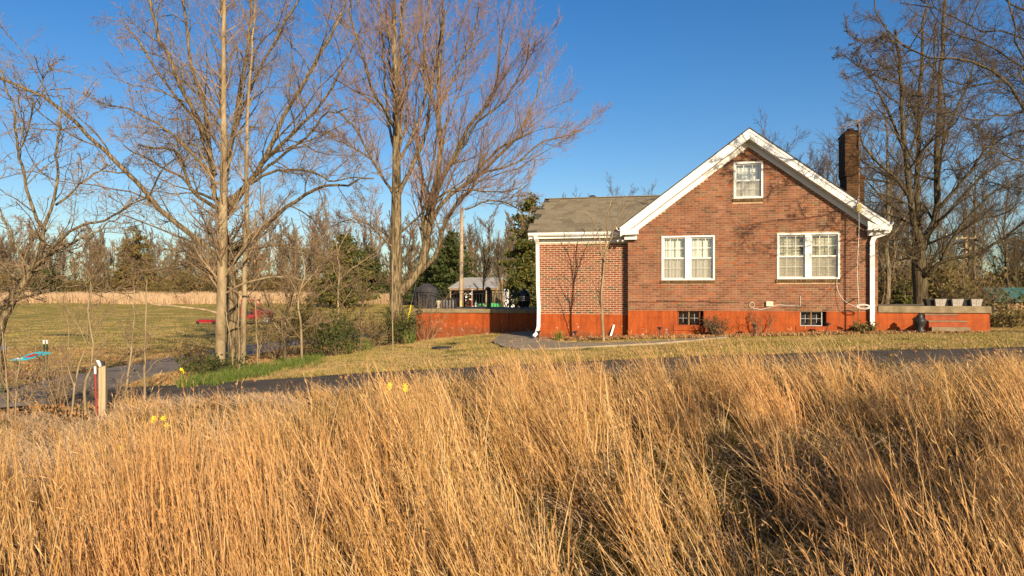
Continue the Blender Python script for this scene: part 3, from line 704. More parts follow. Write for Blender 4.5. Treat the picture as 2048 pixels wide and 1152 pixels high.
# porch on the right
porch = thing('side_porch', 'low concrete porch with red painted base right of the house', 'porch', HLOC, -TH)
qx1 = HP(1988, 614, .02)[0]; qz = HP(1800, 612, 0)[1]
box('porch_base', 'redpaint', porch, WID + .003, qx1 - .08, .02, 4.2, -.3, qz - .195)
box('porch_slab', 'concrete', porch, WID + .004, qx1, -.04, 4.3, qz - .193, qz)
sx0, sx1 = HP(1850, 640, .3)[0], HP(1922, 640, .3)[0]; tz = HP(1880, 628, .3)[1]; t2 = HP(1880, 641.5, .6)[1]; t3 = HP(1880, 655, .6)[1]
for nm, a, b_, y0, y1, z1 in (('porch_step', sx0, sx1 - .1, -.32, .018, tz), ('porch_step', sx0, sx1 + .05, -.62, -.322, t2)):
    box(nm, 'redstep', porch, a, b_, y0, y1, -.4, z1 - .03); box('tread', 'concrete', porch, a - .01, b_ + .01, y0 - .015, y1, z1 - .028, z1)
box('footing', 'concrete', porch, sx0 + .05, sx1 + .1, -.70, -.63, -.4, t3 + .015)
for i, (u, lab) in enumerate(((1877, 'pale tapered concrete planter box nearest the house on the porch'), (1911, 'pale tapered concrete planter box in the middle of the porch row'), (1949, 'shaded tapered planter box at the right end of the porch row'))):
    x = HP(u, 610, -.35)[0]
    p = thing('planter', lab, 'planter', hplace(x, .35, qz), -TH, 'planters on the porch')
    m_ = MB(); m_.quadbox([(-.115, -.15, 0), (.115, -.15, 0), (.115, .15, 0), (-.115, .15, 0), (-.15, -.19, .185), (.15, -.19, .185), (.15, .19, .185), (-.15, .19, .185)])
    m_.build('planter_body', 'planter', p); box('rim', 'planter', p, -.158, .158, -.20, .20, .187, .205); box('soil', 'dark', p, -.13, .13, -.16, .16, .206, .21)
    d_ = MB()
    for cx, cz, s in ((0, .10, .032), (-.062, .10, .02), (.062, .10, .02), (0, .10 + .055, .02), (0, .045, .02)):
        yy = -.15 - .04 * cz / .185 - .004
        d_.prism([(cx - s, cz), (cx, cz - s), (cx + s, cz), (cx, cz + s)], yy - .008, yy + .01)
    d_.build('ornament', 'planter', p)
for u, lab in ((1861, 'black tapered box added for the dark stretch left of the first pale planter'), (1894, 'black tapered box added for the dark stretch between the first two pale planters'), (1930, 'black tapered box added for the dark stretch between the last two pale planters')):
    x = HP(u, 610, -.45)[0]; p = thing('planter', lab, 'planter', hplace(x, .45, qz), -TH, 'planters on the porch')  # black boxes added for the dark stretches of the planter row
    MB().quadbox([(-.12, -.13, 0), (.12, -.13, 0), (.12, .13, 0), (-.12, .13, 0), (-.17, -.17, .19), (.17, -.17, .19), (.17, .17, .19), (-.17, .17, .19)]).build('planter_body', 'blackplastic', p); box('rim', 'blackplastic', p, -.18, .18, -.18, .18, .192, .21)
ur = thing('black_urn', 'squat black urn lantern beside the porch steps', 'urn', hplace(HP(1841, 640, .75)[0], -.72, None), -TH)
MB().lathe([(.13, 0), (.15, .05), (.09, .12), (.13, .22), (.16, .32), (.15, .38), (.07, .44), (.09, .48), (.03, .55)], 0, 0, 14).build('urn_body', 'black', ur, True)
MB().box(-.17, .17, -.17, .17, -.05, .02).build('plinth', 'black', ur)
dc = thing('drain_pan', 'flat black plastic pan lying on the grass before the porch wall', 'pan', hplace(HP(1812, 657, .5)[0], -.5, None), -TH)
MB().tube([(0, 0, 0), (0, 0, .04)], [.22, .24], 18).build('pan_base', 'blackplastic', dc); MB().tube([(0, 0, .041), (0, 0, .055)], .25, 18).build('rim', 'blackplastic', dc)

# ------------------------------------------------------------------ antenna, cables and small fittings on the house
an = thing('tv_antenna', 'rusty mast with a tilted television aerial rising past the chimney', 'antenna', HLOC, -TH)
mx_ = HP(1717, 500, .42)[0]; mtop = HP(1720, 240, .42)[1]
MB().tube([(mx_ + .0, -.42, .05), (mx_, -.42, 2.5), (mx_ + .02, -.42, mtop)], .017, 8).build('mast', 'rust', an, True)
b0 = Vector((mx_ - .36, -.62, mtop - .25)); b1 = Vector((mx_ + .42, -.25, mtop + .16))
MB().tube([b0, b1], .012, 6).build('boom', 'black', an)
bd_ = (b1 - b0).normalized(); el = Vector((0.95, -.30, -.08)).normalized()
for i in range(9):
    c_ = b0 + (b1 - b0) * (i / 8); L_ = .30 - .015 * i
    if i > 5: L_ = .13
    off = Vector((-.06 if i < 6 else 0, 0, .0))
    MB().tube([c_ + off - el * L_ * .8, c_ + off + el * L_ * .55], .012, 5).build('element', 'alu', an)
MB().box(mx_ - .06, mx_ + .06, -.50, -.44, HP(1715, 423, .45)[1], HP(1715, 408, .45)[1]).build('junction_box', 'yellowed', an)
MB().tube([(mx_, -.45, HP(1715, 408, .45)[1]), (mx_ - .03, -.45, HP(1715, 400, .45)[1]), (mx_ + .01, -.44, HP(1715, 392, .45)[1])], .008, 5).build('lead', 'cable', an)
w1 = []
z = HP(1715, 424, .45)[1]
k = 0
while z > .9: w1.append((mx_ + .022 * math.sin(z * 2.3) - .012, -.445, z)); z -= .2
MB().tube(w1, .007, 5).build('lead', 'cable', an)
for z in (1.2, 3.0): MB().box(mx_ - .012, mx_ + .012, -.402, .0, z, z + .02).build('bracket', 'rust', an)
def coil(name, label, cx, cz, r, n, flat, mat, y=-.06, seed=1):
    q = random.Random(seed); pts = []
    for i in range(n * 14):
        a = i / 14 * 2 * math.pi; rr = r * (1 + .18 * math.sin(i * .37) + q.uniform(-.05, .05))
        pts.append((cx + rr * math.cos(a) + .02 * math.sin(i * .11), y - .01 * math.sin(i * .5), cz + rr * flat * math.sin(a) - .03 * math.cos(i * .09)))
    return pts
cw = thing('white_cable_bundle', 'tangled white cable coiled on the wall below the right window corner', 'cable', HLOC, -TH)
cx_, cz_ = HP(1715, 613, .06); wx, wz = HP(1674, 556, .04)
MB().tube(coil('', '', cx_ + .07, cz_, .17, 4, .35, 'cable', -.47), .007, 5).build('coil', 'cable', cw)
pts = [(wx, -.04, wz), (wx, -.05, wz - .25), (wx + .05, -.12, wz - .48), (wx + .17, -.25, wz - .68), (wx + .35, -.42, cz_ + .03), (cx_ - .05, -.46, cz_)]
MB().tube([tuple(p) for p in resample(pts, .08)], .007, 5).build('cable_run', 'cable', cw)
cb = thing('wall_outlet_box', 'small ivory electrical box with cable on the wall between the windows', 'electrical box', HLOC, -TH)
ex_, ez_ = HP(1539, 608, .04)
MB().box(ex_ - .10, ex_ + .10, -.08, -.01, ez_ - .07, ez_ + .08).build('box_body', 'ivory', cb)
MB().box(ex_ - .085, ex_ + .085, -.088, -.081, ez_ - .055, ez_ + .065).build('cover_plate', 'ivory', cb)
MB().box(ex_ - .01, ex_ + .02, -.096, -.089, ez_ + .01, ez_ + .03).build('latch', 'steel', cb)
e1 = HP(1601, 612, .03); e2 = HP(1601, 592, .03); e3 = HP(1506, 617, .03)
MB().tube([(e3[0], -.03, e3[1]), ((e3[0] + ex_) / 2, -.035, e3[1] - .03), (ex_ - .05, -.035, ez_ - .12), (ex_ + .25, -.035, e1[1] + .03), (e1[0] - .1, -.03, e1[1]), (e1[0], -.03, e1[1]), (e2[0], -.03, e2[1])], .007, 5).build('wire', 'cable', cb)
hr_ = thing('hose_ring', 'round pale ring fixed on the wall left of the ivory box', 'ring', HLOC, -TH)
rx, rz2 = HP(1504, 610, .03)
MB().tube([(rx + .075 * math.cos(a * math.pi / 10), -.03, rz2 + .075 * math.sin(a * math.pi / 10)) for a in range(21)], .008, 6, False).build('ring', 'ivory', hr_)
MB().box(rx - .02, rx + .02, -.03, -.008, rz2 + .07, rz2 + .10).build('hook', 'steel', hr_)
hw = thing('wall_wire', 'thin dark wire strung across the brick wall below the windows', 'wire', HLOC, -TH)
wpts = [HP(u, v, .03) for u, v in ((1258, 603), (1300, 604), (1360, 603), (1420, 604), (1480, 605))]
MB().tube([(p[0], -.025, p[1] + .004 * math.sin(i * 3)) for i, p in enumerate(wpts)], .006, 5).build('wire', 'black', hw)
# floodlights under eaves
for (u, v, y, lab) in ((1240, 479, -.02, 'twin flood lamp under the left eave corner of the gable'), (1752, 457, -.25, 'small flood lamp under the right eave return')):
    fx, fz = HP(u, v, -y); fl = thing('flood_lamp', lab, 'lamp', HLOC, -TH)
    MB().box(fx - .04, fx + .04, y - .03, y + .03, fz - .02, fz + .03).build('base', 'steel', fl)
    for s in (-1, 1): MB().tube([(fx, y - .02, fz), (fx + s * .07, y - .09, fz - .05), (fx + s * .09, y - .14, fz - .07)], [.02, .045, .05], 8).build('lamp_head', 'steel', fl, True)
# path lights
labs = ['black path light at the foot of the white corner downspout', 'dark tilted path light in the leaf bed left of the sapling', 'black path light before the left basement window', 'black path light in front of the foundation between the basement windows', 'leaning black path light at the right basement window']
for (u, v, d, tilt), lab in zip(((1077, 671, 22.6, 0), (1155, 684, 21.6, .25), (1320, 678, 21.8, .03), (1508, 671, 21.3, -.04), (1652, 667, 20.9, -.18)), labs):
    p = W(u, v, d); p.z = G(p.x, p.y) - .02
    t = thing('path_light', lab, 'path light', p, 0, 'path lights along the house wall'); t.rotation_euler = (0, -tilt, 0)
    MB().tube([(0, 0, 0), (0, 0, .24)], .014, 6).build('stake', 'black', t)
    MB().tube([(0, 0, .24), (0, 0, .30)], [.03, .045], 8).build('lens', 'cover', t)
    MB().tube([(0, 0, z) for z in (.301, .315, .335, .345)], [.09, .092, .05, .02], 12).build('cap', 'black', t, True)
ws = thing('white_board', 'short white board leaning against the wall beside the sapling', 'board', hplace(HP(1222, 672, -.1)[0], .12, None), -TH)
MB().quadbox([(-.05, -.02, -.03), (.01, -.02, -.03), (.01, .0, -.03), (-.05, .0, -.03), (.06, .10, .37), (.12, .10, .36), (.12, .12, .36), (.06, .12, .37)]).build('board', 'white', ws)
mp_ = W(885, 686, 22.5); mp_.z = G(mp_.x, mp_.y)
mh = thing('septic_cover', 'black round plastic lid lying in the lawn near the patio', 'lid', mp_)
MB().tube([(0, 0, -.02), (0, 0, .03), (0, 0, .05)], [.34, .335, .30], 20).build('lid', 'blackplastic', mh, True)
for k in range(4): MB().box(-.25, .25, -.2 + k * .13, -.18 + k * .13, .048, .06).build('ridge', 'blackplastic', mh)
# concrete walk
wk = [(985, 684), (1000, 671), (1030, 665), (1080, 664.5), (1092, 675), (1110, 685), (1200, 688), (1300, 684), (1380, 679), (1450, 674), (1455, 676), (1390, 682), (1300, 689), (1200, 694), (1100, 699), (1040, 700), (1005, 695)]
def gproj(u, v):    # point on the ground seen at pixel
    d = 12.0
    while d < 60:
        p = W(u, v, d)
        if p.z < G(p.x, p.y) + .0: return p
        d += .03
    return p
wp = [gproj(u, v) for u, v in wk]
import bmesh
bm_ = bmesh.new(); vs = [bm_.verts.new((p.x, p.y, G(p.x, p.y) + .05)) for p in wp]; fce = bm_.faces.new(vs)
bmesh.ops.triangulate(bm_, faces=[fce]); bmesh.ops.subdivide_edges(bm_, edges=bm_.edges[:], cuts=3, use_grid_fill=True)
for v_ in bm_.verts: v_.co.z = G(v_.co.x, v_.co.y) + .035
ret = bmesh.ops.extrude_face_region(bm_, geom=bm_.faces[:])
for g_ in ret['geom']:
    if isinstance(g_, bmesh.types.BMVert): g_.co.z -= .08
bmesh.ops.recalc_face_normals(bm_, faces=bm_.faces[:])
me = bpy.data.meshes.new('path'); bm_.to_mesh(me); bm_.free(); me.materials.append(M['concrete2'])
tag(link('path', me), 'pale concrete walk along the house front', None, None, 'structure')

# ------------------------------------------------------------------ trees
def tubes_np(P, R, ns=3):
    n, k, _ = P.shape
    T = np.empty_like(P); T[:, 1:-1] = P[:, 2:] - P[:, :-2]; T[:, 0] = P[:, 1] - P[:, 0]; T[:, -1] = P[:, -1] - P[:, -2]
    T /= np.linalg.norm(T, axis=-1, keepdims=True) + 1e-9
    ref = rng.normal(size=(n, 1, 3)); ref = np.repeat(ref, k, 1)
    A = np.cross(T, ref); A /= np.linalg.norm(A, axis=-1, keepdims=True) + 1e-9; B = np.cross(T, A)
    a = np.arange(ns) * 2 * np.pi / ns
    V = P[:, :, None] + R[:, :, None, None] * (A[:, :, None] * np.cos(a)[None, None, :, None] + B[:, :, None] * np.sin(a)[None, None, :, None])
    i = np.arange(n)[:, None, None] * k * ns + np.arange(k - 1)[None, :, None] * ns; j = np.arange(ns)[None, None]
    q = np.stack([i + j, i + (j + 1) % ns, i + ns + (j + 1) % ns, i + ns + j], -1).reshape(-1, 4)
    return V.reshape(-1, 3), q
def tubes_mesh(name, sets, mat, smooth=False):
    VV = []; FF = []; o = 0
    for P, R, ns in sets:
        v, q = tubes_np(P, R, ns); VV.append(v); FF.append(q + o); o += len(v)
    me = mesh_np(name, np.concatenate(VV), np.concatenate(FF), mat)
    if smooth: me.polygons.foreach_set('use_smooth', [True] * len(me.polygons))
    return me
def nrm(a): return a / (np.linalg.norm(a, axis=-1, keepdims=True) + 1e-9)
def grow(P, R, n, t0, t1, ln, ang, up, wob, K=4, rr=.55, rmin=.003, taper=.3, zflat=1.0):
    """n children on every parent curve; ln = child length as a share of the parent's length (low, high)"""
    N, k, _ = P.shape
    plen = np.linalg.norm(np.diff(P, axis=1), axis=-1).sum(1)
    t = (np.arange(n)[None] + rng.uniform(0, 1, (N, n))) / n * (t1 - t0) + t0
    f = t * (k - 1); i = np.clip(f.astype(int), 0, k - 2); w = (f - i)[..., None]
    r_ = np.arange(N)[:, None]
    base = P[r_, i] * (1 - w) + P[r_, i + 1] * w; rad = R[r_, i] * (1 - w[..., 0]) + R[r_, i + 1] * w[..., 0]
    tan = nrm(P[r_, i + 1] - P[r_, i])
    prp = nrm(np.cross(tan, rng.normal(size=tan.shape))); prp[..., 2] *= zflat
    an_ = rng.uniform(ang[0], ang[1], t.shape)[..., None]
    d = nrm(tan * np.cos(an_) + prp * np.sin(an_))
    L = plen[:, None] * rng.uniform(ln[0], ln[1], t.shape) * (1.15 - .55 * t)
    M_ = N * n; base = base.reshape(M_, 3); d = d.reshape(M_, 3); L = L.reshape(M_); rad = rad.reshape(M_)
    Q = np.empty((M_, K, 3)); Q[:, 0] = base
    for s in range(1, K):
        d = nrm(d + np.array([0, 0, up / (K - 1)]) + rng.normal(0, wob, d.shape))
        Q[:, s] = Q[:, s - 1] + d * (L / (K - 1))[:, None]
    r0 = np.clip(np.minimum(rad * rr, rad * .9), rmin, None)
    RR = r0[:, None] * np.linspace(1, taper, K)[None]; RR = np.maximum(RR, rmin * .8)
    return Q, RR
def curve_np(pts, rads, K=14, jit=.0):
    P = np.array([tuple(p) for p in pts], dtype=float); d = np.concatenate([[0], np.cumsum(np.linalg.norm(np.diff(P, axis=0), axis=1))])
    t = np.linspace(0, d[-1], K); Pp = np.concatenate([[2 * P[0] - P[1]], P, [2 * P[-1] - P[-2]]])
    out = []
    for q in t:
        i = min(np.searchsorted(d, q, side='right') - 1, len(P) - 2); u = (q - d[i]) / (d[i + 1] - d[i])
        a, b_, c_, e = Pp[i:i + 4]
        out.append(.5 * (2 * b_ + (c_ - a) * u + (2 * a - 5 * b_ + 4 * c_ - e) * u * u + (3 * b_ - a - 3 * c_ + e) * u ** 3))
    out = np.array(out) + rng.normal(0, jit, (K, 3)) * np.linspace(.2, 1, K)[:, None]
    return out, np.interp(t, np.linspace(0, d[-1], len(rads)), rads)
def px_path(pts, d0, off):
    n = len(pts); return [W(u, v, d0 + off * (i / (n - 1)) ** .9) for i, (u, v) in enumerate(pts)]
def traced_tree(name, label, trunk, tw, d0, limbs, barkm, twigm, levels, group=None, base_drop=.3, limb_ns=7, cat='tree', crown_mat2=None):
    """trunk: pixel path from the base up; tw: pixel widths; limbs: (pixel path, w0, w1, depth offset at the start, at the tip)"""
    tp = px_path(trunk, d0, 0); gzz = G(tp[0].x, tp[0].y)
    base = (tp[0].x, tp[0].y, gzz); tp[0].z = gzz - base_drop
    root = thing(name, label, cat, base, 0, group)
    org = np.array(base)
    K = 16
    P, R = curve_np(tp, [w / 2 / F * d0 for w in tw], 22, .012)
    R = R.copy(); R[0] *= 1.2; R[1] *= 1.06
    link('trunk', tubes_mesh('trunk', [(P[None] - org, R[None], 12)], barkm, True), root)
    LP = []; LR = []
    for lb in limbs:
        pts, w0, w1, o0, o1 = lb
        q = [W(u, v, d0 + o0 + (o1 - o0) * (i / (len(pts) - 1))) for i, (u, v) in enumerate(pts)]
        p, r = curve_np(q, [w0 / 2 / F * d0, w1 / 2 / F * d0], K, .035)
        LP.append(p); LR.append(r)
        link('limb', tubes_mesh('limb', [(p[None] - org, r[None], limb_ns)], barkm, True), root)
    # the trunk's upper part also carries branches
    up_p, up_r = curve_np([Vector(p) for p in P[8:]], list(R[8:]), K)
    LP.append(up_p); LR.append(up_r)
    cur = (np.array(LP), np.array(LR)); sets = []; mid = []
    for li, lv in enumerate(levels):
        nxt = grow(*cur, **lv)
        ns = 5 if li == 0 else (4 if li == 1 else 3)
        (mid if li == 0 else sets).append((nxt[0] - org, nxt[1], ns)); cur = nxt
    link('branches', tubes_mesh('branches', mid, barkm, True), root)['kind'] = 'stuff'
    o = link('crown', tubes_mesh('crown', sets, twigm), root); o['kind'] = 'stuff'
    return root
pi = math.pi
lv_spread = [dict(n=11, t0=.12, t1=1, ln=(.22, .50), ang=(.5, 1.1), up=.25, wob=.16, K=7, rr=.42, rmin=.010, taper=.35),
             dict(n=9, t0=.1, t1=1, ln=(.25, .55), ang=(.5, 1.1), up=.2, wob=.22, K=5, rr=.5, rmin=.0055, taper=.5),
             dict(n=9, t0=.1, t1=1, ln=(.30, .65), ang=(.5, 1.15), up=.15, wob=.28, K=4, rr=.6, rmin=.0048, taper=.6)]
lv_up = [dict(n=12, t0=.1, t1=1, ln=(.28, .55), ang=(.35, .75), up=.62, wob=.14, K=7, rr=.42, rmin=.010, taper=.3),
         dict(n=10, t0=.1, t1=1, ln=(.25, .5), ang=(.35, .8), up=.6, wob=.14, K=5, rr=.5, rmin=.006, taper=.5),
         dict(n=10, t0=.1, t1=1, ln=(.28, .6), ang=(.35, .9), up=.45, wob=.22, K=4, rr=.6, rmin=.0045, taper=.6)]
# old spreading tree behind the straight one
limbs3 = [
 ([(440, 548), (425, 505), (337, 435), (312, 414), (288, 380), (250, 342), (196, 290), (140, 235), (75, 190), (0, 157)], 11.6, 4.7, 0, -2.5),
 ([(440, 565), (437, 543), (403, 525), (382, 508), (326, 497)], 8.8, 3.9, 0, -1.2),
 ([(440, 420), (406, 399), (385, 383), (371, 352), (361, 309), (337, 298), (300, 292), (278, 290)], 8.2, 3.9, 0, 1.5),
 ([(432, 400), (389, 382), (358, 351), (292, 316), (245, 291)], 6.1, 3.1, 0, 2.0),
 ([(425, 360), (410, 333), (365, 288), (323, 250), (257, 220), (198, 205)], 6.1, 2.3, 0, -1.5),
 ([(430, 350), (413, 312), (392, 243), (351, 194), (305, 128), (243, 38)], 7.5, 3.1, 0, 1.5),
 ([(428, 340), (406, 257), (358, 167), (340, 110), (323, 80), (302, 10), (296, -70)], 9.5, 4.7, 0, -1.0),
 ([(430, 400), (420, 312), (410, 208), (395, 165), (382, 121), (368, 0), (350, -90)], 9.5, 4.7, 0, 1.2),
 ([(450, 430), (455, 410), (490, 373), (528, 320), (573, 222), (618, 146), (660, 76), (690, 10), (700, -60)], 12.2, 3.9, 0, 1.8),
 ([(455, 500), (500, 480), (538, 446), (570, 415), (618, 387), (667, 369), (745, 360)], 10.9, 3.1, 0, -1.2),
 ([(460, 420), (500, 365), (538, 312), (611, 243), (650, 194), (698, 115), (720, 60)], 9.5, 2.3, 0, -1.8),
 ([(500, 368), (542, 344), (590, 338), (640, 350), (667, 365), (720, 352)], 6.1, 2.3, -.5, -2.5),
 ([(448, 380), (465, 271), (479, 194), (493, 115), (500, 62), (508, -20), (512, -90)], 10.2, 4.7, 0, 1.0),
 ([(470, 260), (500, 180), (528, 121), (562, 59), (597, 0), (620, -60)], 6.8, 3.1, .4, -1.5),
 ([(515, 350), (562, 312), (615, 274), (650, 232), (701, 215)], 6.1, 2.3, -.5, -2.8),
 ([(444, 420), (450, 300), (440, 200), (448, 90), (440, -30)], 9.5, 4.7, .3, 2.2),
 ([(448, 530), (500, 500), (560, 490), (620, 505), (680, 520)], 5.4, 2.3, 0, -1.5),
 ([(445, 545), (410, 535), (360, 530), (310, 540), (265, 530)], 4.8, 2.0, 0, 1.6),
]
traced_tree('spreading_tree', 'old broad bare tree with many heavy limbs behind the straight pale trunk', [(470, 712), (466, 640), (462, 575), (452, 520), (447, 470), (442, 430), (440, 395)], [30, 27, 25, 25, 22, 16, 11], 23.5, limbs3, M['bark_mid'], M['twig_tan'], lv_spread)
# straight pale tree in front
lv_pole = [dict(n=46, t0=.18, t1=1, ln=(.10, .22), ang=(.6, 1.0), up=.45, wob=.08, K=6, rr=.28, rmin=.009, taper=.3),
           dict(n=7, t0=.15, t1=1, ln=(.25, .5), ang=(.5, .9), up=.3, wob=.16, K=4, rr=.5, rmin=.005, taper=.5),
           dict(n=4, t0=.1, t1=1, ln=(.3, .6), ang=(.5, .9), up=.2, wob=.2, K=3, rr=.6, rmin=.004, taper=.6)]
def pole_tree(name, label, trunk, tw, d0, limbs=(), mat='bark_pale', lv=lv_pole, group=None):
    tp = px_path(trunk, d0, 0); gzz = G(tp[0].x, tp[0].y); base = (tp[0].x, tp[0].y, gzz); tp[0].z = gzz - .25
    root = thing(name, label, 'tree', base, 0, group); org = np.array(base)
    P, R = curve_np(tp, [w / 2 / F * d0 for w in tw], 26, .01); R = R.copy(); R[0] *= 1.15
    link('trunk', tubes_mesh('trunk', [(P[None] - org, R[None], 12)], M[mat], True), root)
    sets = []; cur = (P[None], R[None])
    for li, l in enumerate(lv):
        cur = grow(*cur, **l); sets.append((cur[0] - org, cur[1], 4 if li == 0 else 3))
    o = link('crown', tubes_mesh('crown', sets, M['twig_tan']), root); o['kind'] = 'stuff'
    for pts, w0, w1, o1 in limbs:
        p, r = curve_np(px_path(pts, d0, o1), [w0 / 2 / F * d0, w1 / 2 / F * d0], 12, .02)
        link('limb', tubes_mesh('limb', [(p[None] - org, r[None], 6)], M[mat], True), root)
    return root
pole_tree('straight_tree', 'tall straight pale tree with smooth trunk by the green daffodil strip', [(441, 748), (441, 640), (444, 560), (446, 440), (448, 300), (447, 150), (449, 20), (450, -110)], [21, 19, 19.5, 15, 12, 9, 7.5, 4], 20,
          [([(443, 628), (400, 618), (340, 612), (270, 600), (255, 590)], 6, 2, -1.0), ([(446, 560), (470, 520), (500, 470), (520, 420), (530, 370)], 5, 2, -1.2), ([(444, 590), (500, 562), (560, 555), (620, 560)], 5, 2, -.8)])
pole_tree('straight_tree', 'second slimmer straight tree just right of the pale trunk', [(486, 738), (487, 640), (490, 540), (493, 420), (494, 300), (498, 190), (505, 90), (512, -20)], [12, 10.5, 9.5, 8.5, 7, 5.5, 4, 2.5], 20.8)
# second great tree
limbs4 = [
 ([(800, 588), (815, 570), (840, 540), (852, 500), (856, 440), (866, 392), (880, 300), (876, 222), (880, 120), (890, 20)], 18.7, 4.1, 0, 1.0),
 ([(852, 500), (862, 450), (893, 396), (962, 347), (997, 312), (1035, 274), (1070, 194), (1085, 140)], 10.1, 2.5, .3, 2.0),
 ([(856, 470), (872, 392), (907, 312), (938, 253), (985, 194), (997, 115), (1003, 60)], 10.8, 3.3, .3, -1.2),
 ([(840, 545), (872, 510), (890, 445), (915, 405), (945, 375), (962, 330), (1010, 290), (1070, 260)], 9.4, 3.3, .2, -2.0),
 ([(962, 347), (1032, 326), (1084, 285), (1136, 271), (1166, 255)], 5.0, 1.7, 1.0, 1.5),
 ([(795, 400), (803, 375), (827, 326), (848, 274), (865, 174), (876, 104), (885, 20), (888, -60)], 8.6, 3.3, 0, 2.0),
 ([(792, 420), (784, 382), (765, 354), (737, 309), (716, 264), (667, 215)], 6.5, 2.5, 0, -2.0),
 ([(742, 318), (710, 298), (685, 285), (650, 264)], 3.6, 1.7, -1.3, -2.4),
 ([(792, 250), (789, 226), (796, 160), (800, 80), (806, -10), (808, -80)], 9.4, 4.1, 0, 1.2),
 ([(790, 260), (770, 220), (745, 180), (725, 110), (702, 35), (695, -20)], 6.5, 2.5, 0, -1.8),
 ([(794, 330), (830, 260), (850, 190), (845, 110), (855, 30), (858, -40)], 6.5, 2.5, 0, 2.4),
 ([(876, 222), (910, 149), (940, 85), (955, 35), (960, 0)], 5.8, 2.5, .7, 2.5),
 ([(798, 330), (780, 260), (770, 170), (765, 70), (755, -30)], 6.5, 2.5, 0, 1.8),
 ([(795, 470), (830, 440), (870, 400), (920, 380), (990, 385), (1040, 375)], 5.0, 2.1, 0, -2.0),
 ([(790, 500), (760, 470), (730, 445), (700, 440), (660, 455)], 5.0, 1.7, 0, -2.0),
 ([(905, 330), (950, 250), (1010, 200), (1050, 130), (1060, 90)], 5.0, 2.1, -.5, -2.5),
 ([(930, 420), (985, 400), (1040, 420), (1070, 460)], 3.6, 1.7, -1.5, -2.5),
]
traced_tree('twin_stem_tree', 'large bare tree with reddish upswept twigs beside the patio', [(793, 676), (792, 590), (792, 500), (793, 400), (793, 300), (792, 220), (790, 140), (788, 20), (786, -60)], [31, 25, 23, 20, 16, 13, 10, 7, 4], 28.5, limbs4, M['bark_mid'], M['twig_red'], lv_up)
# leaning tree at the left edge
limbs5 = [
 ([(87, 456), (69, 432), (52, 370), (40, 320), (35, 300), (30, 240), (18, 180), (0, 140)], 6.8, 2.9, 0, -1.2),
 ([(87, 456), (104, 411), (115, 352), (111, 300), (125, 230), (118, 190)], 6.8, 2.9, 0, 1.2),
 ([(73, 532), (135, 467), (208, 439), (260, 410), (298, 394)], 6.8, 2.9, 0, -1.0),
 ([(100, 505), (187, 467), (225, 440), (260, 421)], 5.1, 2.0, .2, 1.0),
 ([(112, 411), (150, 380), (190, 345), (235, 325)], 5.1, 2.0, .5, 1.6),
 ([(18, 612), (60, 590), (120, 575), (190, 572), (225, 585)], 4.2, 2.0, 0, -1.0),
 ([(40, 300), (60, 250), (65, 190), (100, 130)], 3.4, 1.5, -.8, -1.4),
 ([(40, 560), (10, 540), (-30, 520), (-60, 480)], 6.8, 2.9, 0, .5),
 ([(60, 540), (20, 470), (-5, 400), (-20, 300)], 5.1, 2.0, 0, 1.0),
]
lv5 = [dict(lv_spread[0], n=10), dict(lv_spread[1], n=6), dict(lv_spread[2], n=5)]
traced_tree('leaning_tree', 'smooth grey-tan tree leaning right from the left edge', [(-42, 745), (0, 660), (21, 612), (45, 570), (72, 532), (83, 494), (87, 456)], [22, 20, 18, 15, 12, 9, 7], 16.5, limbs5, M['bark_mid'], M['twig_tan'], lv5)
traced_tree('leaning_tree', 'second thinner stem leaning right behind the leaning tree at the left edge', [(-60, 700), (-10, 640), (25, 590), (62, 545), (95, 515), (130, 480)], [15, 14, 13, 11, 8, 6], 17.2, [([(62, 545), (90, 510), (140, 500), (190, 470)], 5, 2, 0, 1.0)], M['bark_mid'], M['twig_tan'], lv5)
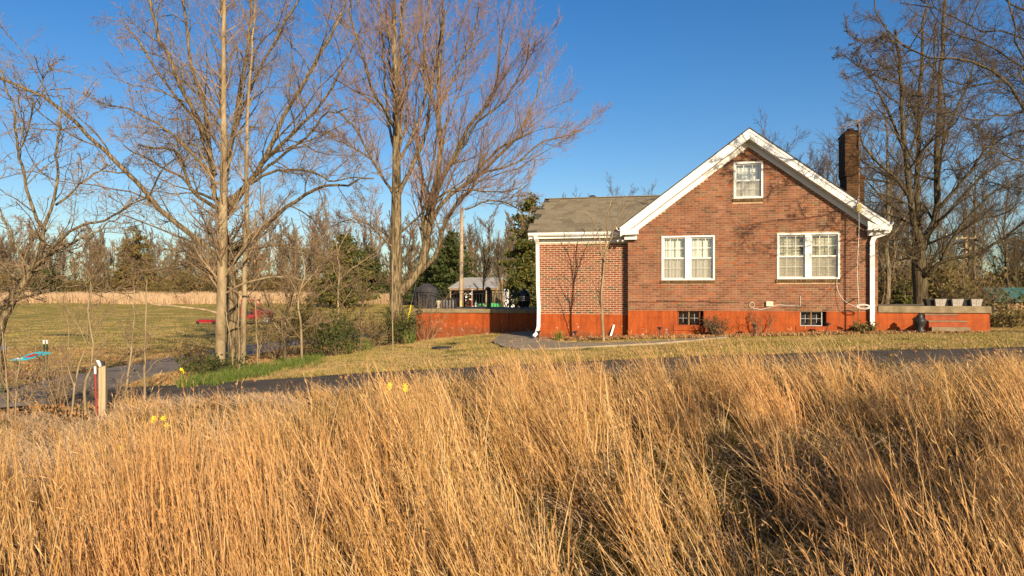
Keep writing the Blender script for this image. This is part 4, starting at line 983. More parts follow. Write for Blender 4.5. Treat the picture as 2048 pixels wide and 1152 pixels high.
# dark maple right of the house
limbs6 = [
 ([(1838, 500), (1836, 480), (1825, 430), (1812, 331), (1806, 250), (1800, 120), (1790, 60)], 12.8, 4.9, 0, -1.2),
 ([(1838, 480), (1834, 384), (1838, 304), (1840, 200), (1845, 100), (1850, 20)], 11.9, 4.9, 0, 1.5),
 ([(1845, 500), (1855, 470), (1874, 425), (1874, 304), (1877, 250), (1885, 90), (1890, 0)], 14.4, 5.9, 0, 1.0),
 ([(1842, 552), (1855, 549), (1882, 524), (1930, 511), (1990, 487), (2044, 449), (2090, 410)], 9.3, 2.9, 0, -3.0),
 ([(1882, 524), (1895, 495), (1922, 452), (1955, 415), (1990, 384), (2050, 350)], 6.8, 2.9, -.8, -2.5),
 ([(1838, 520), (1826, 516), (1793, 500), (1758, 487), (1735, 490)], 5.1, 2.0, 0, -2.5),
 ([(1836, 480), (1810, 475), (1775, 478), (1750, 470)], 4.2, 2.0, 0, -1.8),
 ([(1832, 440), (1820, 410), (1769, 390), (1734, 382)], 5.1, 2.0, 0, -2.5),
 ([(1834, 450), (1826, 446), (1775, 430), (1740, 420)], 5.1, 2.0, 0, 2.0),
 ([(1814, 390), (1801, 368), (1756, 325), (1726, 285), (1712, 240)], 6.8, 2.9, -.5, -2.2),
 ([(1874, 420), (1910, 380), (1950, 330), (1985, 280), (2020, 250)], 7.6, 2.9, 0, -2.2),
 ([(1868, 455), (1920, 400), (1980, 340), (2048, 310)], 7.6, 2.9, 0, 1.5),
 ([(1850, 490), (1900, 470), (1960, 440), (2030, 420)], 6.0, 2.4, 0, -1.5),
 ([(1874, 330), (1900, 250), (1935, 170), (1960, 90)], 6.8, 2.9, .5, 2.0),
 ([(1808, 300), (1780, 230), (1750, 170), (1730, 120)], 6.0, 2.4, -.8, 1.5),
 ([(1806, 340), (1840, 250), (1865, 160), (1870, 60)], 5.1, 2.4, 0, -2.0),
 ([(1838, 250), (1810, 180), (1790, 110), (1770, 50)], 5.1, 2.4, 1.0, 2.5),
]
traced_tree('dark_maple', 'large dark bare tree behind the right porch, low limbs sweeping right', [(1842, 618), (1840, 570), (1838, 530), (1838, 490), (1836, 460), (1834, 430)], [29, 27, 28, 27, 20, 12], 32, limbs6, M['bark_dark'], M['twig_dark'], [dict(l, n=l['n'] + (1 if i == 2 else 0)) for i, l in enumerate(lv_spread)])
# overhanging tree at the right, close to the camera
limbs7 = [
 ([(2230, 420), (2120, 300), (2048, 221), (2005, 156), (1965, 128), (1929, 117), (1856, 112), (1822, 96), (1770, 60), (1752, 26), (1748, -20)], 8.8, 2, -.5, -.5),
 ([(2230, 410), (2060, 170), (2000, 160), (1952, 172), (1910, 168), (1874, 146), (1840, 120)], 5.4, 2, 0, .8),
 ([(2220, 330), (2100, 230), (2000, 232), (1950, 240), (1900, 225), (1840, 215)], 4.8, 2, 0, -1.2),
 ([(2230, 250), (2100, 60), (2048, 22), (1990, -20), (1930, -60)], 5.4, 3, 0, 1.0),
 ([(2230, 300), (2048, 80), (1960, 60), (1880, 20), (1800, 5)], 4.8, 2, .3, 1.8),
 ([(2230, 380), (2060, 330), (1990, 300), (1930, 290)], 4.8, 2, .3, -1.5),
 ([(2230, 350), (2048, 120), (2030, 40), (2010, -60)], 5.4, 3, 0, .2),
 ([(1952, 172), (1900, 185), (1840, 205), (1790, 235), (1745, 240)], 2.7, 1.5, .5, 1.0),
 ([(1856, 115), (1800, 130), (1740, 140), (1700, 120), (1680, 110)], 2.7, 1.3, -.5, .5),
 ([(1822, 96), (1770, 78), (1720, 82), (1690, 60)], 2.4, 1.2, -.5, -.8),
 ([(2230, 300), (2100, 180), (1990, 100), (1900, 60), (1830, -10)], 6, 2, .2, 1.4),
 ([(2230, 330), (2110, 260), (2020, 270), (1940, 330), (1890, 345)], 6, 2, .2, 2.2),
 ([(2230, 220), (2110, 20), (2060, -60)], 6, 2, .2, .6),
 ([(2240, 430), (2100, 390), (2000, 370), (1950, 350)], 4.1, 2, .3, 1.5),
]
traced_tree('overhanging_tree', 'bare tree outside the right edge whose limbs reach into the upper right corner', [(2260, 720), (2255, 560), (2245, 420), (2235, 300), (2230, 150), (2228, 0)], [34, 30, 27, 22, 16, 9], 17.5, limbs7, M['bark_dark'], M['twig_dark'],
            [dict(lv_spread[0], n=15, rmin=.008, ln=(.12, .34)), dict(lv_spread[1], n=11, rmin=.0045), dict(lv_spread[2], n=8, rmin=.0036)])

# saplings and small trees
def sapling(name, label, paths, d, mat='bark_pale', twig='twig_tan', lv=None, group=None, cat='sapling', crown=True):
    p0 = W(*paths[0][0][0], d); g_ = G(p0.x, p0.y); root = thing(name, label, cat, (p0.x, p0.y, g_), 0, group); org = np.array((p0.x, p0.y, g_))
    LP = []; LR = []; main = []
    for i, (pts, w0, w1, off) in enumerate(paths):
        q = px_path(pts, d, off)
        if i == 0: q[0].z = g_ - .08
        p, r = curve_np(q, [w0 * .66 / 2 / F * d, w1 * .8 / 2 / F * d], 12, .014); LP.append(p); LR.append(r); main.append((p[None] - org, r[None], 7))
        link('stem', tubes_mesh('stem', [main[-1]], M[mat], True), root)
    if crown:
        lv = lv or [dict(n=8, t0=.25, t1=1, ln=(.15, .35), ang=(.5, 1.0), up=.3, wob=.12, K=5, rr=.4, rmin=.005, taper=.4), dict(n=4, t0=.2, t1=1, ln=(.3, .6), ang=(.5, 1), up=.2, wob=.18, K=4, rr=.6, rmin=.003, taper=.6)]
        cur = (np.array(LP), np.array(LR)); sets = []
        for l in lv: cur = grow(*cur, **l); sets.append((cur[0] - org, cur[1], 3))
        o = link('twigs', tubes_mesh('twigs', sets, M[twig]), root); o['kind'] = 'stuff'
    return root
sapling('sapling', 'thin forked pale sapling standing close before the side wing wall', [([(1207, 678), (1205, 640), (1203, 600), (1206, 545), (1208, 520), (1212, 490), (1214, 440), (1222, 400)], 9, 2, 0), ([(1204, 620), (1200, 590), (1204, 560), (1202, 500), (1190, 450), (1172, 420)], 5, 1.5, .2), ([(1208, 520), (1224, 470), (1245, 420), (1268, 400)], 4, 1.2, -.2), ([(1206, 640), (1190, 600), (1175, 560), (1160, 530)], 3, 1, .3)], 21.4,
        lv=[dict(n=9, t0=.2, t1=1, ln=(.15, .4), ang=(.5, 1.0), up=.3, wob=.10, K=5, rr=.5, rmin=.004, taper=.4), dict(n=4, t0=.2, t1=1, ln=(.3, .6), ang=(.5, 1), up=.2, wob=.15, K=4, rr=.6, rmin=.0025, taper=.6)])
sp_labels = [
 ('pale thin sapling left of centre between post and straight tree', [([(290, 800), (289, 740), (291, 660), (294, 560)], 8, 2, 0), ([(290, 750), (310, 725), (335, 712)], 4, 1, -.3), ([(291, 700), (300, 672), (315, 655)], 3, 1, .3), ([(290, 770), (270, 740), (255, 720)], 3, 1, .3)], 14.5),
 ('pale thin sapling just right of the wooden post', [([(247, 812), (258, 740), (266, 660), (266, 560)], 8, 2, 0), ([(259, 735), (275, 700), (300, 690)], 3, 1, .2), ([(262, 700), (248, 660), (240, 640)], 3, 1, -.2)], 14),
 ('slim pale stem rising from the daffodil strip near the straight trunks', [([(516, 748), (515, 700), (512, 640), (511, 590)], 6, 2, 0), ([(515, 720), (522, 690), (520, 670)], 2, 1, .1)], 19.5),
 ('thin reddish stem close right of the second straight trunk', [([(479, 745), (478, 690), (477, 640), (478, 592)], 6, 2, 0)], 19.6),
 ('thin grey stem leaning left of the second straight trunk', [([(466, 742), (464, 700), (456, 650), (449, 615)], 5, 2, 0)], 19.6),
 ('brown crooked sapling behind the bare twigs near the wooden post', [([(172, 850), (170, 770), (182, 735), (187, 680), (178, 650), (180, 560)], 9, 2, 0), ([(182, 735), (200, 700), (216, 670)], 3, 1, .2), ([(175, 690), (150, 640), (110, 590)], 3, 1, .2), ([(187, 680), (210, 620), (240, 570)], 3, 1, -.3)], 13),
 ('grey multi stem sapling left of the wooden post', [([(143, 850), (148, 790), (158, 730), (175, 680), (178, 600)], 7, 2, 0), ([(150, 780), (135, 720), (138, 660), (125, 600)], 4, 1, .3), ([(140, 830), (128, 770), (120, 700)], 3, 1, .2)], 13.2),
 ('thin upright stem at the left edge of the leafy bank', [([(18, 830), (14, 760), (6, 700), (3, 650)], 6, 2, 0), ([(12, 750), (12, 700), (14, 660)], 4, 2, .1)], 13),
 ('thin crooked stem rising in front of the blue panel', [([(30, 850), (34, 760), (45, 705), (60, 680)], 5, 1.5, 0)], 12.5),
 ('slender tall stem in front of the twin stem tree base', [([(786, 690), (785, 640), (785, 570), (786, 500)], 5, 2, 0)], 24),
]
for lab, paths, d in sp_labels: sapling('sapling', lab, paths, d, group='saplings along the bank')
lvb = [dict(n=9, t0=.2, t1=1, ln=(.25, .5), ang=(.5, 1.1), up=.2, wob=.2, K=6, rr=.5, rmin=.008, taper=.4), dict(n=7, t0=.1, t1=1, ln=(.3, .6), ang=(.5, 1.1), up=.1, wob=.25, K=4, rr=.6, rmin=.005, taper=.6), dict(n=4, t0=.1, t1=1, ln=(.3, .6), ang=(.5, 1.1), up=.1, wob=.25, K=3, rr=.7, rmin=.004, taper=.6)]
sapling('small_tree', 'small dark trunked tree with a pale crooked fork beyond the daffodils', [([(570, 712), (570, 670), (566, 645), (575, 620), (582, 600), (590, 575)], 14, 5, 0), ([(566, 655), (545, 635), (520, 618), (492, 602)], 6, 2, -.8), ([(540, 632), (534, 600), (520, 570)], 4, 1.5, -.6), ([(578, 610), (566, 560), (574, 500)], 5, 2, .6), ([(590, 575), (620, 545), (650, 530)], 5, 2, .3)], 22.5, 'bark_dark', 'twig_tan', lvb, cat='tree')
sapling('small_tree', 'small pale straight tree at the right end of the daffodil strip', [([(604, 716), (602, 660), (596, 610), (600, 580), (610, 540), (600, 490)], 8, 2.5, 0), ([(602, 665), (625, 650), (660, 643)], 3, 1, -.4), ([(598, 590), (580, 560), (570, 530)], 3, 1.5, .3), ([(600, 580), (630, 545), (650, 520)], 3, 1.5, .5)], 21.5, 'bark_pale', 'twig_tan', lvb, cat='tree')
sapling('small_tree', 'pale white-branched small tree beyond the brush, forking above the field', [([(678, 650), (676, 590), (679, 560), (680, 530), (675, 505), (690, 475)], 9, 3, 0), ([(679, 560), (668, 540), (662, 515), (650, 500)], 5, 2, .4), ([(680, 560), (700, 540), (730, 520), (748, 508)], 5, 2, -.6), ([(690, 475), (710, 440), (730, 400)], 4, 1.5, .5), ([(675, 505), (672, 470), (680, 430)], 4, 1.5, -.4)], 30, 'bark_pale', 'twig_tan', lvb, cat='tree')
sapling('small_tree', 'thin bushy tree left of the twin stem tree', [([(720, 680), (723, 640), (728, 600), (735, 580)], 7, 3, 0), ([(726, 610), (715, 580), (710, 555)], 4, 2, .3), ([(735, 580), (760, 560), (775, 545)], 4, 2, -.5)], 26, 'bark_mid', 'twig_tan', lvb, cat='tree')
# shrubs: multi-stem brush
def brush(name, label, u, v, d, h, spread, n, mat='twig_tan', leaves=0, leafmat='brushleaf', cat='shrub', group=None, lv=None, lsize=.05, thick=.012):
    p = W(u, v, d); g_ = G(p.x, p.y); root = thing(name, label, cat, (p.x, p.y, g_), 0, group)
    a = rng.uniform(0, 2 * pi, n); r = spread * np.sqrt(rng.uniform(0, 1, n)); hh = h * rng.uniform(.55, 1.1, n); K = 6
    P = np.zeros((n, K, 3)); t = np.linspace(0, 1, K)
    P[:, :, 0] = (r * np.cos(a))[:, None] * (.25 + t[None] ** .8 * .9); P[:, :, 1] = (r * np.sin(a))[:, None] * (.25 + t[None] ** .8 * .9); P[:, :, 2] = hh[:, None] * t[None] - .05
    P[:, 1:] += rng.normal(0, h * .03, (n, K - 1, 3)); R = np.linspace(thick, .004, K)[None].repeat(n, 0)
    lv = lv or [dict(n=7, t0=.2, t1=1, ln=(.2, .5), ang=(.5, 1.2), up=.1, wob=.2, K=4, rr=.6, rmin=.004, taper=.5), dict(n=4, t0=.2, t1=1, ln=(.3, .6), ang=(.5, 1.2), up=.1, wob=.2, K=3, rr=.7, rmin=.003, taper=.7)]
    sets = [(P, R, 4)]; cur = (P, R)
    for l in lv: cur = grow(*cur, **l); sets.append((cur[0], cur[1], 3))
    o = link('stems', tubes_mesh('stems', sets, M[mat]), root); o['kind'] = 'stuff'
    if leaves:
        q = cur[0].reshape(-1, 3); q = q[rng.integers(0, len(q), leaves)] + rng.normal(0, lsize, (leaves, 3))
        link('foliage', leaf_quads('foliage', q, lsize, M[leafmat]), root)['kind'] = 'stuff'
    return root
def leaf_quads(name, c, size, mat, aspect=.55, up=0.0):
    n = len(c); a = nrm(rng.normal(size=(n, 3)) + np.array([0, 0, up])); b_ = nrm(np.cross(a, rng.normal(size=(n, 3))))
    s = size * rng.uniform(.6, 1.4, n)[:, None]
    V = np.stack([c - a * s, c - b_ * s * aspect, c + a * s, c + b_ * s * aspect], 1)
    return mesh_np(name, V.reshape(-1, 3), np.arange(n * 4).reshape(-1, 4), mat, rng.uniform(0, 1, n))
bl = [
 ('olive tangled shrub mass left of the twin stem tree', 648, 690, 26, 2.0, 1.5, 26, 'twig_olive', 2400),
 ('dark green low bush between the brush and the lane', 672, 700, 24, 1.2, .8, 14, 'twig_olive', 1600),
 ('bare tangled brush behind the daffodil strip', 560, 690, 27, 2.0, 1.8, 26, 'twig_tan', 900),
 ('olive brush at the foot of the twin stem tree', 742, 688, 27, 1.3, 1.2, 18, 'twig_tan', 900),
 ('green leafy shrub against the left corner of the patio wall', 806, 682, 27, 1.2, .6, 16, 'twig_olive', 1500),
 ('vine-like bare shrub growing over the patio railing corner', 850, 668, 27.2, 1.7, .9, 9, 'twig_tan', 0),
 ('dark thorny brush clump right of the lane', 385, 745, 20.5, .9, .5, 24, 'twig_dark', 350),
 ('bushy green undergrowth around the pale straight trunk', 425, 750, 19.4, .5, .9, 26, 'twig_olive', 800),
 ('dense pale stemmed thicket at the lane edge left', 118, 805, 14.5, 1.0, .4, 20, 'twig_tan', 0),
 ('bare stems at the far left above the leafy bank', 40, 760, 15, 1.0, .5, 14, 'twig_tan', 60),
 ('low brown shrub by the left basement window', 1432, 668, 21.7, .55, .35, 26, 'twig_dark', 120),
 ('thin bare vine shrub beside the fourth path light', 1525, 662, 21.5, .65, .45, 8, 'twig_tan', 0),
 ('dark leafy heap around the right downspout elbow', 1728, 662, 20.9, .28, .35, 26, 'twig_dark', 500),
 ('low brown weeds at the right end of the porch', 2002, 640, 22.3, .55, .8, 40, 'twig_dark', 900),
 ('bare brown shrubs behind the green roof building', 2030, 608, 38, .9, 2.0, 30, 'twig_tan', 400),
 ('brown tangled brush beyond the porch under the utility pole', 1935, 606, 48, 2.2, 2.0, 34, 'twig_dark', 300),
 ('second bare thicket left of the lane bend', 210, 800, 13.4, .7, .4, 10, 'twig_tan', 0),
]
for lab, u, v, d, h, s, n, mt, lv_ in bl:
    brush('shrub', lab, u, v, d, h, s, n, mt, lv_, 'everd' if 'green' in lab else 'brushleaf', lsize=.045 if d < 30 else .09)
# red-brown clinging leaves on the spreading tree
lc = np.array([tuple(W(u, v, 22.5 + rnd.uniform(-.8, .8))) for u, v in [(rnd.gauss(500, 28), rnd.gauss(535, 16)) for _ in range(90)] + [(rnd.gauss(428, 16), rnd.gauss(545, 12)) for _ in range(50)]])
o = link('clinging_leaves', leaf_quads('clinging_leaves', lc, .05, M['leaf'])); tag(o, 'russet dead leaves still clinging to the low limbs of the old spreading tree', 'leaves', None, 'stuff')

# generic background trees -----------------------------------------------------------
def gen_tree(h, nl, upk, sprd, lv, bark, twig, tr=.16, fork=.3):
    """one stand-alone tree centred on the origin; returns two meshes"""
    K = 10; t = np.linspace(0, 1, K)
    P = np.zeros((1, K, 3)); P[0, :, 2] = h * .9 * t - .2; P[0, 1:, :2] += np.cumsum(rng.normal(0, h * .008, (K - 1, 2)), 0)
    R = (tr * (1 - .8 * t) + .01)[None]
    L1 = grow(P, R, nl, fork, .98, (.25 * sprd, .5 * sprd), (.35, .8), upk, .10, K=8, rr=.6, rmin=.02, taper=.25)
    tr_m = tubes_mesh('trunk', [(P, R, 8), (L1[0], L1[1], 5)], bark, True)
    sets = []; cur = (np.concatenate([L1[0]]), L1[1])
    for l in lv: cur = grow(*cur, **l); sets.append((cur[0], cur[1], 3))
    return tr_m, tubes_mesh('crown', sets, twig)
lvf = [dict(n=10, t0=.15, t1=1, ln=(.25, .5), ang=(.35, .8), up=.5, wob=.12, K=5, rr=.5, rmin=.035, taper=.4), dict(n=11, t0=.1, t1=1, ln=(.3, .6), ang=(.35, .9), up=.35, wob=.18, K=3, rr=.6, rmin=.022, taper=.7)]
lvn = [dict(n=9, t0=.15, t1=1, ln=(.25, .5), ang=(.4, .9), up=.4, wob=.16, K=5, rr=.5, rmin=.012, taper=.4), dict(n=8, t0=.1, t1=1, ln=(.3, .55), ang=(.4, .9), up=.3, wob=.2, K=4, rr=.6, rmin=.008, taper=.6), dict(n=3, t0=.1, t1=1, ln=(.3, .55), ang=(.4, .9), up=.2, wob=.2, K=3, rr=.7, rmin=.006, taper=.8)]
far_var = [gen_tree(12, 10, .6, 1.0, lvf, M['twig_far'], M['twig_far']), gen_tree(14, 13, .8, .8, lvf, M['bark_mid'], M['twig_far']), gen_tree(10, 9, .5, 1.3, lvf, M['twig_far'], M['twig_far'], .14), gen_tree(13, 16, .9, .6, lvf, M['bark_dark'], M['twig_far'], .13, .2), gen_tree(9, 12, .3, 1.3, lvf, M['bark_dark'], M['twig_olive'], .14, .15)]
near_var = [gen_tree(12, 12, .6, 1.1, lvn, M['bark_dark'], M['twig_dark'], .13), gen_tree(13, 11, .6, 1.1, lvn, M['bark_mid'], M['twig_dark'], .13)]
kinds = ['bare grey-brown tree', 'tall narrow bare tree', 'broad bare tree', 'thin upright bare tree', 'low dark bushy tree']
def put_tree(var, x, y, s, name, label, group):
    tm, cm = var; r = thing(name, label, 'tree', (x, y, G(x, y) - .1), rnd.uniform(0, 6.28), group); r.scale = (s * rnd.uniform(.85, 1.15), s * rnd.uniform(.85, 1.15), s)
    link('trunk', tm, r); link('crown', cm, r)['kind'] = 'stuff'; return r
k = 0
for row, (y0, n, x0, x1) in enumerate(((116, 78, -105, 60), (128, 74, -115, 65), (145, 62, -125, 75))):
    for i in range(n):
        x = x0 + (x1 - x0) * (i + rnd.uniform(0, 1)) / n; y = y0 + rnd.uniform(-3, 6); v_ = rnd.randrange(5)
        u = 1024 + x / y * F
        s = rnd.uniform(.68, 1.12) * (1.0 + .1 * row)
        if u < 350: s *= .95
        pl_ = next((t_ for lim_, t_ in ((0, 'beyond the left edge'), (110, 'behind the leaning tree'), (250, 'above the far left grass band'), (400, 'left of the spreading tree'), (520, 'behind the spreading tree'), (640, 'above the red vehicle and brush'), (760, 'about the dense cedar'), (880, 'behind the twin stem tree'), (1010, 'behind the open shed'), (1300, 'behind the side wing'), (1800, 'behind the house'), (9999, 'at the right edge')) if u < lim_), '')
        put_tree(far_var[v_], x, y, s, 'woodland_tree', kinds[v_] + (', front row', ', middle row', ', back row')[row] + ' of the tree line ' + pl_, 'woodland trees beyond the field'); k += 1
# nearer right-hand wood
for i in range(46):
    y = rnd.uniform(52, 88); u = rnd.uniform(1690, 2180); x = (u - 1024) / F * y
    v_ = rnd.randrange(2)
    if u > 1940: y = rnd.uniform(70, 90); x = (u - 1024) / F * y
    put_tree(near_var[v_], x, y, rnd.uniform(.55, .8) + .1, 'woodland_tree', ('dark bare tree' if v_ == 0 else 'tan bare tree') + (' near' if y < 64 else ' farther' if y < 77 else ' deep') + ' in the right-hand wood ' + next(t_ for lim_, t_ in ((1760, 'just right of the house'), (1850, 'behind the dark maple'), (1930, 'between the maple and the crossarm pole'), (2000, 'right of the crossarm pole'), (2060, 'behind the green roof'), (9999, 'beyond the right edge')) if u < lim_), 'trees of the wood behind the house')
for (u, v, d, hpx, v_, lab) in ((1150, 600, 62, 245, 0, 'round-topped bare tree rising behind the side wing roof'), (1235, 600, 75, 215, 1, 'small pale bare tree peeking over the side wing roof'), (1290, 600, 75, 205, 1, 'second small pale bare tree over the side wing roof near the gable'),
                               (1545, 600, 55, 315, 1, 'reddish bare tree behind the gable ridge'), (1600, 600, 50, 320, 0, 'dark bare tree behind the right roof slope'), (1655, 600, 48, 330, 0, 'dark bare tree left of the chimney'), (1700, 600, 55, 330, 1, 'bare tree behind the chimney'),
                               (962, 605, 62, 205, 0, 'dark bare tree with forked trunk behind the open shed'), (1005, 605, 70, 160, 0, 'low dark bare tree right of the open shed'),
                               (1770, 600, 46, 420, 1, 'tall tan bare tree between chimney and dark maple'), (1945, 600, 62, 330, 1, 'tall tan bare tree right of the dark maple'), (2020, 600, 70, 300, 0, 'tall dark bare tree at the right edge')):
    p = W(u, v, d); s = hpx / F * d / 12.0
    put_tree(near_var[v_], p.x, p.y, s, 'bare_tree', lab, None)
# undergrowth in front of the tree line: joined, uncountable
def scatter(name, variants, pts, rots, scales, idxs, label, kind='stuff', mat=None):
    """one object whose geometry nodes place the variants on its points"""
    me = bpy.data.meshes.new(name); me.vertices.add(len(pts)); me.vertices.foreach_set('co', np.asarray(pts, dtype=np.float32).ravel())
    for nm, ty, val, key in (('rot', 'FLOAT_VECTOR', rots, 'vector'), ('scl', 'FLOAT_VECTOR', scales, 'vector'), ('idx', 'INT', idxs, 'value')):
        a = me.attributes.new(nm, ty, 'POINT'); a.data.foreach_set(key, np.asarray(val, dtype=np.int32 if ty == 'INT' else np.float32).ravel())
    o = link(name, me); col_ = bpy.data.collections.new(name + '_variants')
    for i, vm in enumerate(variants):
        vo = bpy.data.objects.new('%s_variant' % name, vm); col_.objects.link(vo)
    ng = bpy.data.node_groups.new(name, 'GeometryNodeTree'); ng.interface.new_socket('Geometry', in_out='INPUT', socket_type='NodeSocketGeometry'); ng.interface.new_socket('Geometry', in_out='OUTPUT', socket_type='NodeSocketGeometry')
    N = ng.nodes; gi = N.new('NodeGroupInput'); go = N.new('NodeGroupOutput'); ip = N.new('GeometryNodeInstanceOnPoints'); ci = N.new('GeometryNodeCollectionInfo')
    ci.inputs[0].default_value = col_; ci.inputs['Separate Children'].default_value = True; ci.inputs['Reset Children'].default_value = True
    def att(nm, ty):
        a = N.new('GeometryNodeInputNamedAttribute'); a.data_type = ty; a.inputs[0].default_value = nm; return a.outputs[0]
    er_ = N.new('FunctionNodeEulerToRotation'); ng.links.new(att('rot', 'FLOAT_VECTOR'), er_.inputs[0])
    ng.links.new(gi.outputs[0], ip.inputs['Points']); ng.links.new(ci.outputs[0], ip.inputs['Instance']); ip.inputs['Pick Instance'].default_value = True
    ng.links.new(att('idx', 'INT'), ip.inputs['Instance Index']); ng.links.new(er_.outputs[0], ip.inputs['Rotation']); ng.links.new(att('scl', 'FLOAT_VECTOR'), ip.inputs['Scale'])
    ng.links.new(ip.outputs[0], go.inputs[0])
    md = o.modifiers.new('scatter', 'NODES'); md.node_group = ng
    return tag(o, label, None, None, kind)
def brush_clump(h, w, n, twig, leaves, lm, ls):
    a = rng.uniform(0, 2 * pi, n); r = w * np.sqrt(rng.uniform(0, 1, n)); K = 5; t = np.linspace(0, 1, K)
    P = np.zeros((n, K, 3)); P[:, :, 0] = (r * np.cos(a))[:, None] * (.6 + .5 * t); P[:, :, 1] = (r * np.sin(a))[:, None] * (.6 + .5 * t); P[:, :, 2] = (h * rng.uniform(.5, 1.1, n))[:, None] * t
    P[:, 1:] += rng.normal(0, h * .05, (n, K - 1, 3)); R = np.linspace(.03, .015, K)[None].repeat(n, 0)
    c = grow(P, R, 6, .2, 1, (.3, .6), (.5, 1.2), .1, .2, K=3, rr=.7, rmin=.014, taper=.7)
    v1, q1 = tubes_np(P, R, 3); v2, q2 = tubes_np(*c, 3); q2 = q2 + len(v1)
    ctr = c[0].reshape(-1, 3); ctr = ctr[rng.integers(0, len(ctr), leaves)] + rng.normal(0, ls, (leaves, 3)); ctr[:, 2] = np.abs(ctr[:, 2])
    aa = nrm(rng.normal(size=(leaves, 3))); bb = nrm(np.cross(aa, rng.normal(size=(leaves, 3)))); s = ls * rng.uniform(.6, 1.4, leaves)[:, None]
    v3 = np.stack([ctr - aa * s, ctr - bb * s * .5, ctr + aa * s, ctr + bb * s * .5], 1).reshape(-1, 3); q3 = np.arange(leaves * 4).reshape(-1, 4) + len(v1) + len(v2)
    me = mesh_np('brush', np.concatenate([v1, v2, v3]), np.concatenate([q1, q2, q3]), M[twig], np.concatenate([rng.uniform(0, 1, len(q1) + len(q2)), rng.uniform(0, 1, leaves)]))
    me.materials.append(M[lm]); mi = np.zeros(len(me.polygons), dtype=np.int32); mi[-leaves:] = 1; me.polygons.foreach_set('material_index', mi); return me
bcl = [brush_clump(4, 2.6, 26, 'twig_far', 700, 'brushleaf', .16), brush_clump(3, 2.6, 26, 'twig_olive', 1200, 'brushleaf', .16), brush_clump(5.5, 2.2, 22, 'twig_far', 300, 'brushleaf', .14), brush_clump(3.4, 2.2, 20, 'twig_olive', 1500, 'ever', .16)]
pts = []; sc_ = []; ro = []; ix = []
for (y0, y1, x0, x1, n) in ((112, 118, -100, 62, 170), (120, 140, -115, 70, 190), (50, 60, 23, 34, 24), (60, 90, 26, 75, 110), (90, 115, 30, 80, 60)):
    for i in range(n):
        x, y = rnd.uniform(x0, x1), rnd.uniform(y0, y1)
        if 20 < x and y < 70 and 1024 + x / y * F > 1945: continue
        pts.append((x, y, G(x, y) - .1)); s = rnd.uniform(.55, 1.15) * (1.0 if y < 100 else 1.15); sc_.append((s, s, s * rnd.uniform(.7, 1.1))); ro.append((0, 0, rnd.uniform(0, 6.28))); ix.append(rnd.choice((0, 0, 1, 1, 2, 3)))
scatter('undergrowth', bcl, pts, ro, sc_, ix, 'olive and brown thicket of brush along the foot of the tree line')
# evergreens
def evergreen(name, label, u, v, d, h, w, n, mat, shape=1.0, ls=.16, trunk=True, low=.05, group=None):
    p = W(u, v, d); g_ = G(p.x, p.y); root = thing(name, label, 'evergreen tree', (p.x, p.y, g_), 0, group)
    nb = max(30, n // 60); zb = low + (1 - low) * rng.uniform(0, 1, nb) ** 1.15; a = rng.uniform(0, 2 * pi, nb)
    Lb = w * ((1 - zb) ** shape) * rng.uniform(.65, 1.15, nb) + .05 * w
    K = 4; t = np.linspace(0, 1, K); P = np.zeros((nb, K, 3)); P[:, :, 0] = (Lb * np.cos(a))[:, None] * t; P[:, :, 1] = (Lb * np.sin(a))[:, None] * t
    P[:, :, 2] = (zb * h)[:, None] + Lb[:, None] * (.25 * t - .15 * t * t)[None]
    tk = np.zeros((1, 6, 3)); tk[0, :, 2] = np.linspace(-.1, h * .97, 6)
    link('trunk', tubes_mesh('trunk', [(tk, np.linspace(h * .022, .02, 6)[None], 8), (P, np.linspace(.035, .012, K)[None].repeat(nb, 0), 3)], M['bark_mid'], True), root)
    bi = rng.choice(nb, n, p=Lb / Lb.sum()); tt = rng.uniform(.25, 1.02, n) * (K - 1); i0 = np.clip(tt.astype(int), 0, K - 2); wv = (tt - i0)[:, None]
    c = P[bi, i0] * (1 - wv) + P[bi, i0 + 1] * wv + rng.normal(0, 1, (n, 3)) * np.array([.16, .16, .09]) * w * .5
    o = link('foliage', leaf_quads('foliage', c, ls, M[mat], .4, .3), root); o['kind'] = 'stuff'; return root
def shade_cedar_at(x, y, h, w, n, label):  # unseen cedars added out of frame to cast shade on the grass
    d_ = y if abs(y) > .5 else .5
    root = evergreen('cedar_tree', label, 1024, 600, 10, h, w, n, 'everd', .7, .12, low=.05); root.location = (x, y, G(x, y))
shade_cedar_at(7.6, -5, 7.0, 2.5, 2300, 'unseen dark cedar added behind the camera right, shading the lower right grass')
shade_cedar_at(10.0, -4.5, 6.8, 2.4, 2300, 'second unseen dark cedar added for shade behind the camera right, farther out')
evergreen('cedar_tree', 'dense dark cedar standing at the field edge left of the twin stem tree', 688, 597, 95, 9.6, 4.2, 9000, 'ever', .55, .25)
evergreen('cedar_tree', 'smaller dark cedar in the tree line right of the dense cedar', 740, 597, 108, 8.0, 3.6, 5000, 'everd', .6, .28)
evergreen('cedar_tree', 'broad dark cedar behind the pale utility pole', 905, 600, 92, 9.5, 4.0, 8000, 'everd', .6, .25)
evergreen('cedar_tree', 'wide low cedar left of the open shed', 850, 600, 100, 6.0, 3.4, 4500, 'everd', .6, .25)
evergreen('cedar_tree', 'tall ragged golden-green cedar rising over the side wing roof', 1058, 605, 55, 9.6, 2.5, 7000, 'ever', .5, .15, low=.35)
evergreen('cedar_tree', 'lower golden-green cedar beside the white downspout', 1050, 605, 50, 4.6, 1.9, 5000, 'ever', .6, .14)
evergreen('cedar_tree', 'small bright green cedar left of the dark maple trunk', 1810, 612, 40, 1.9, .75, 2500, 'ever', .6, .07)
evergreen('cedar_tree', 'small dark evergreen in the tree line at far left', 102, 578, 112, 4.8, 3.0, 3000, 'everd', .5, .25)
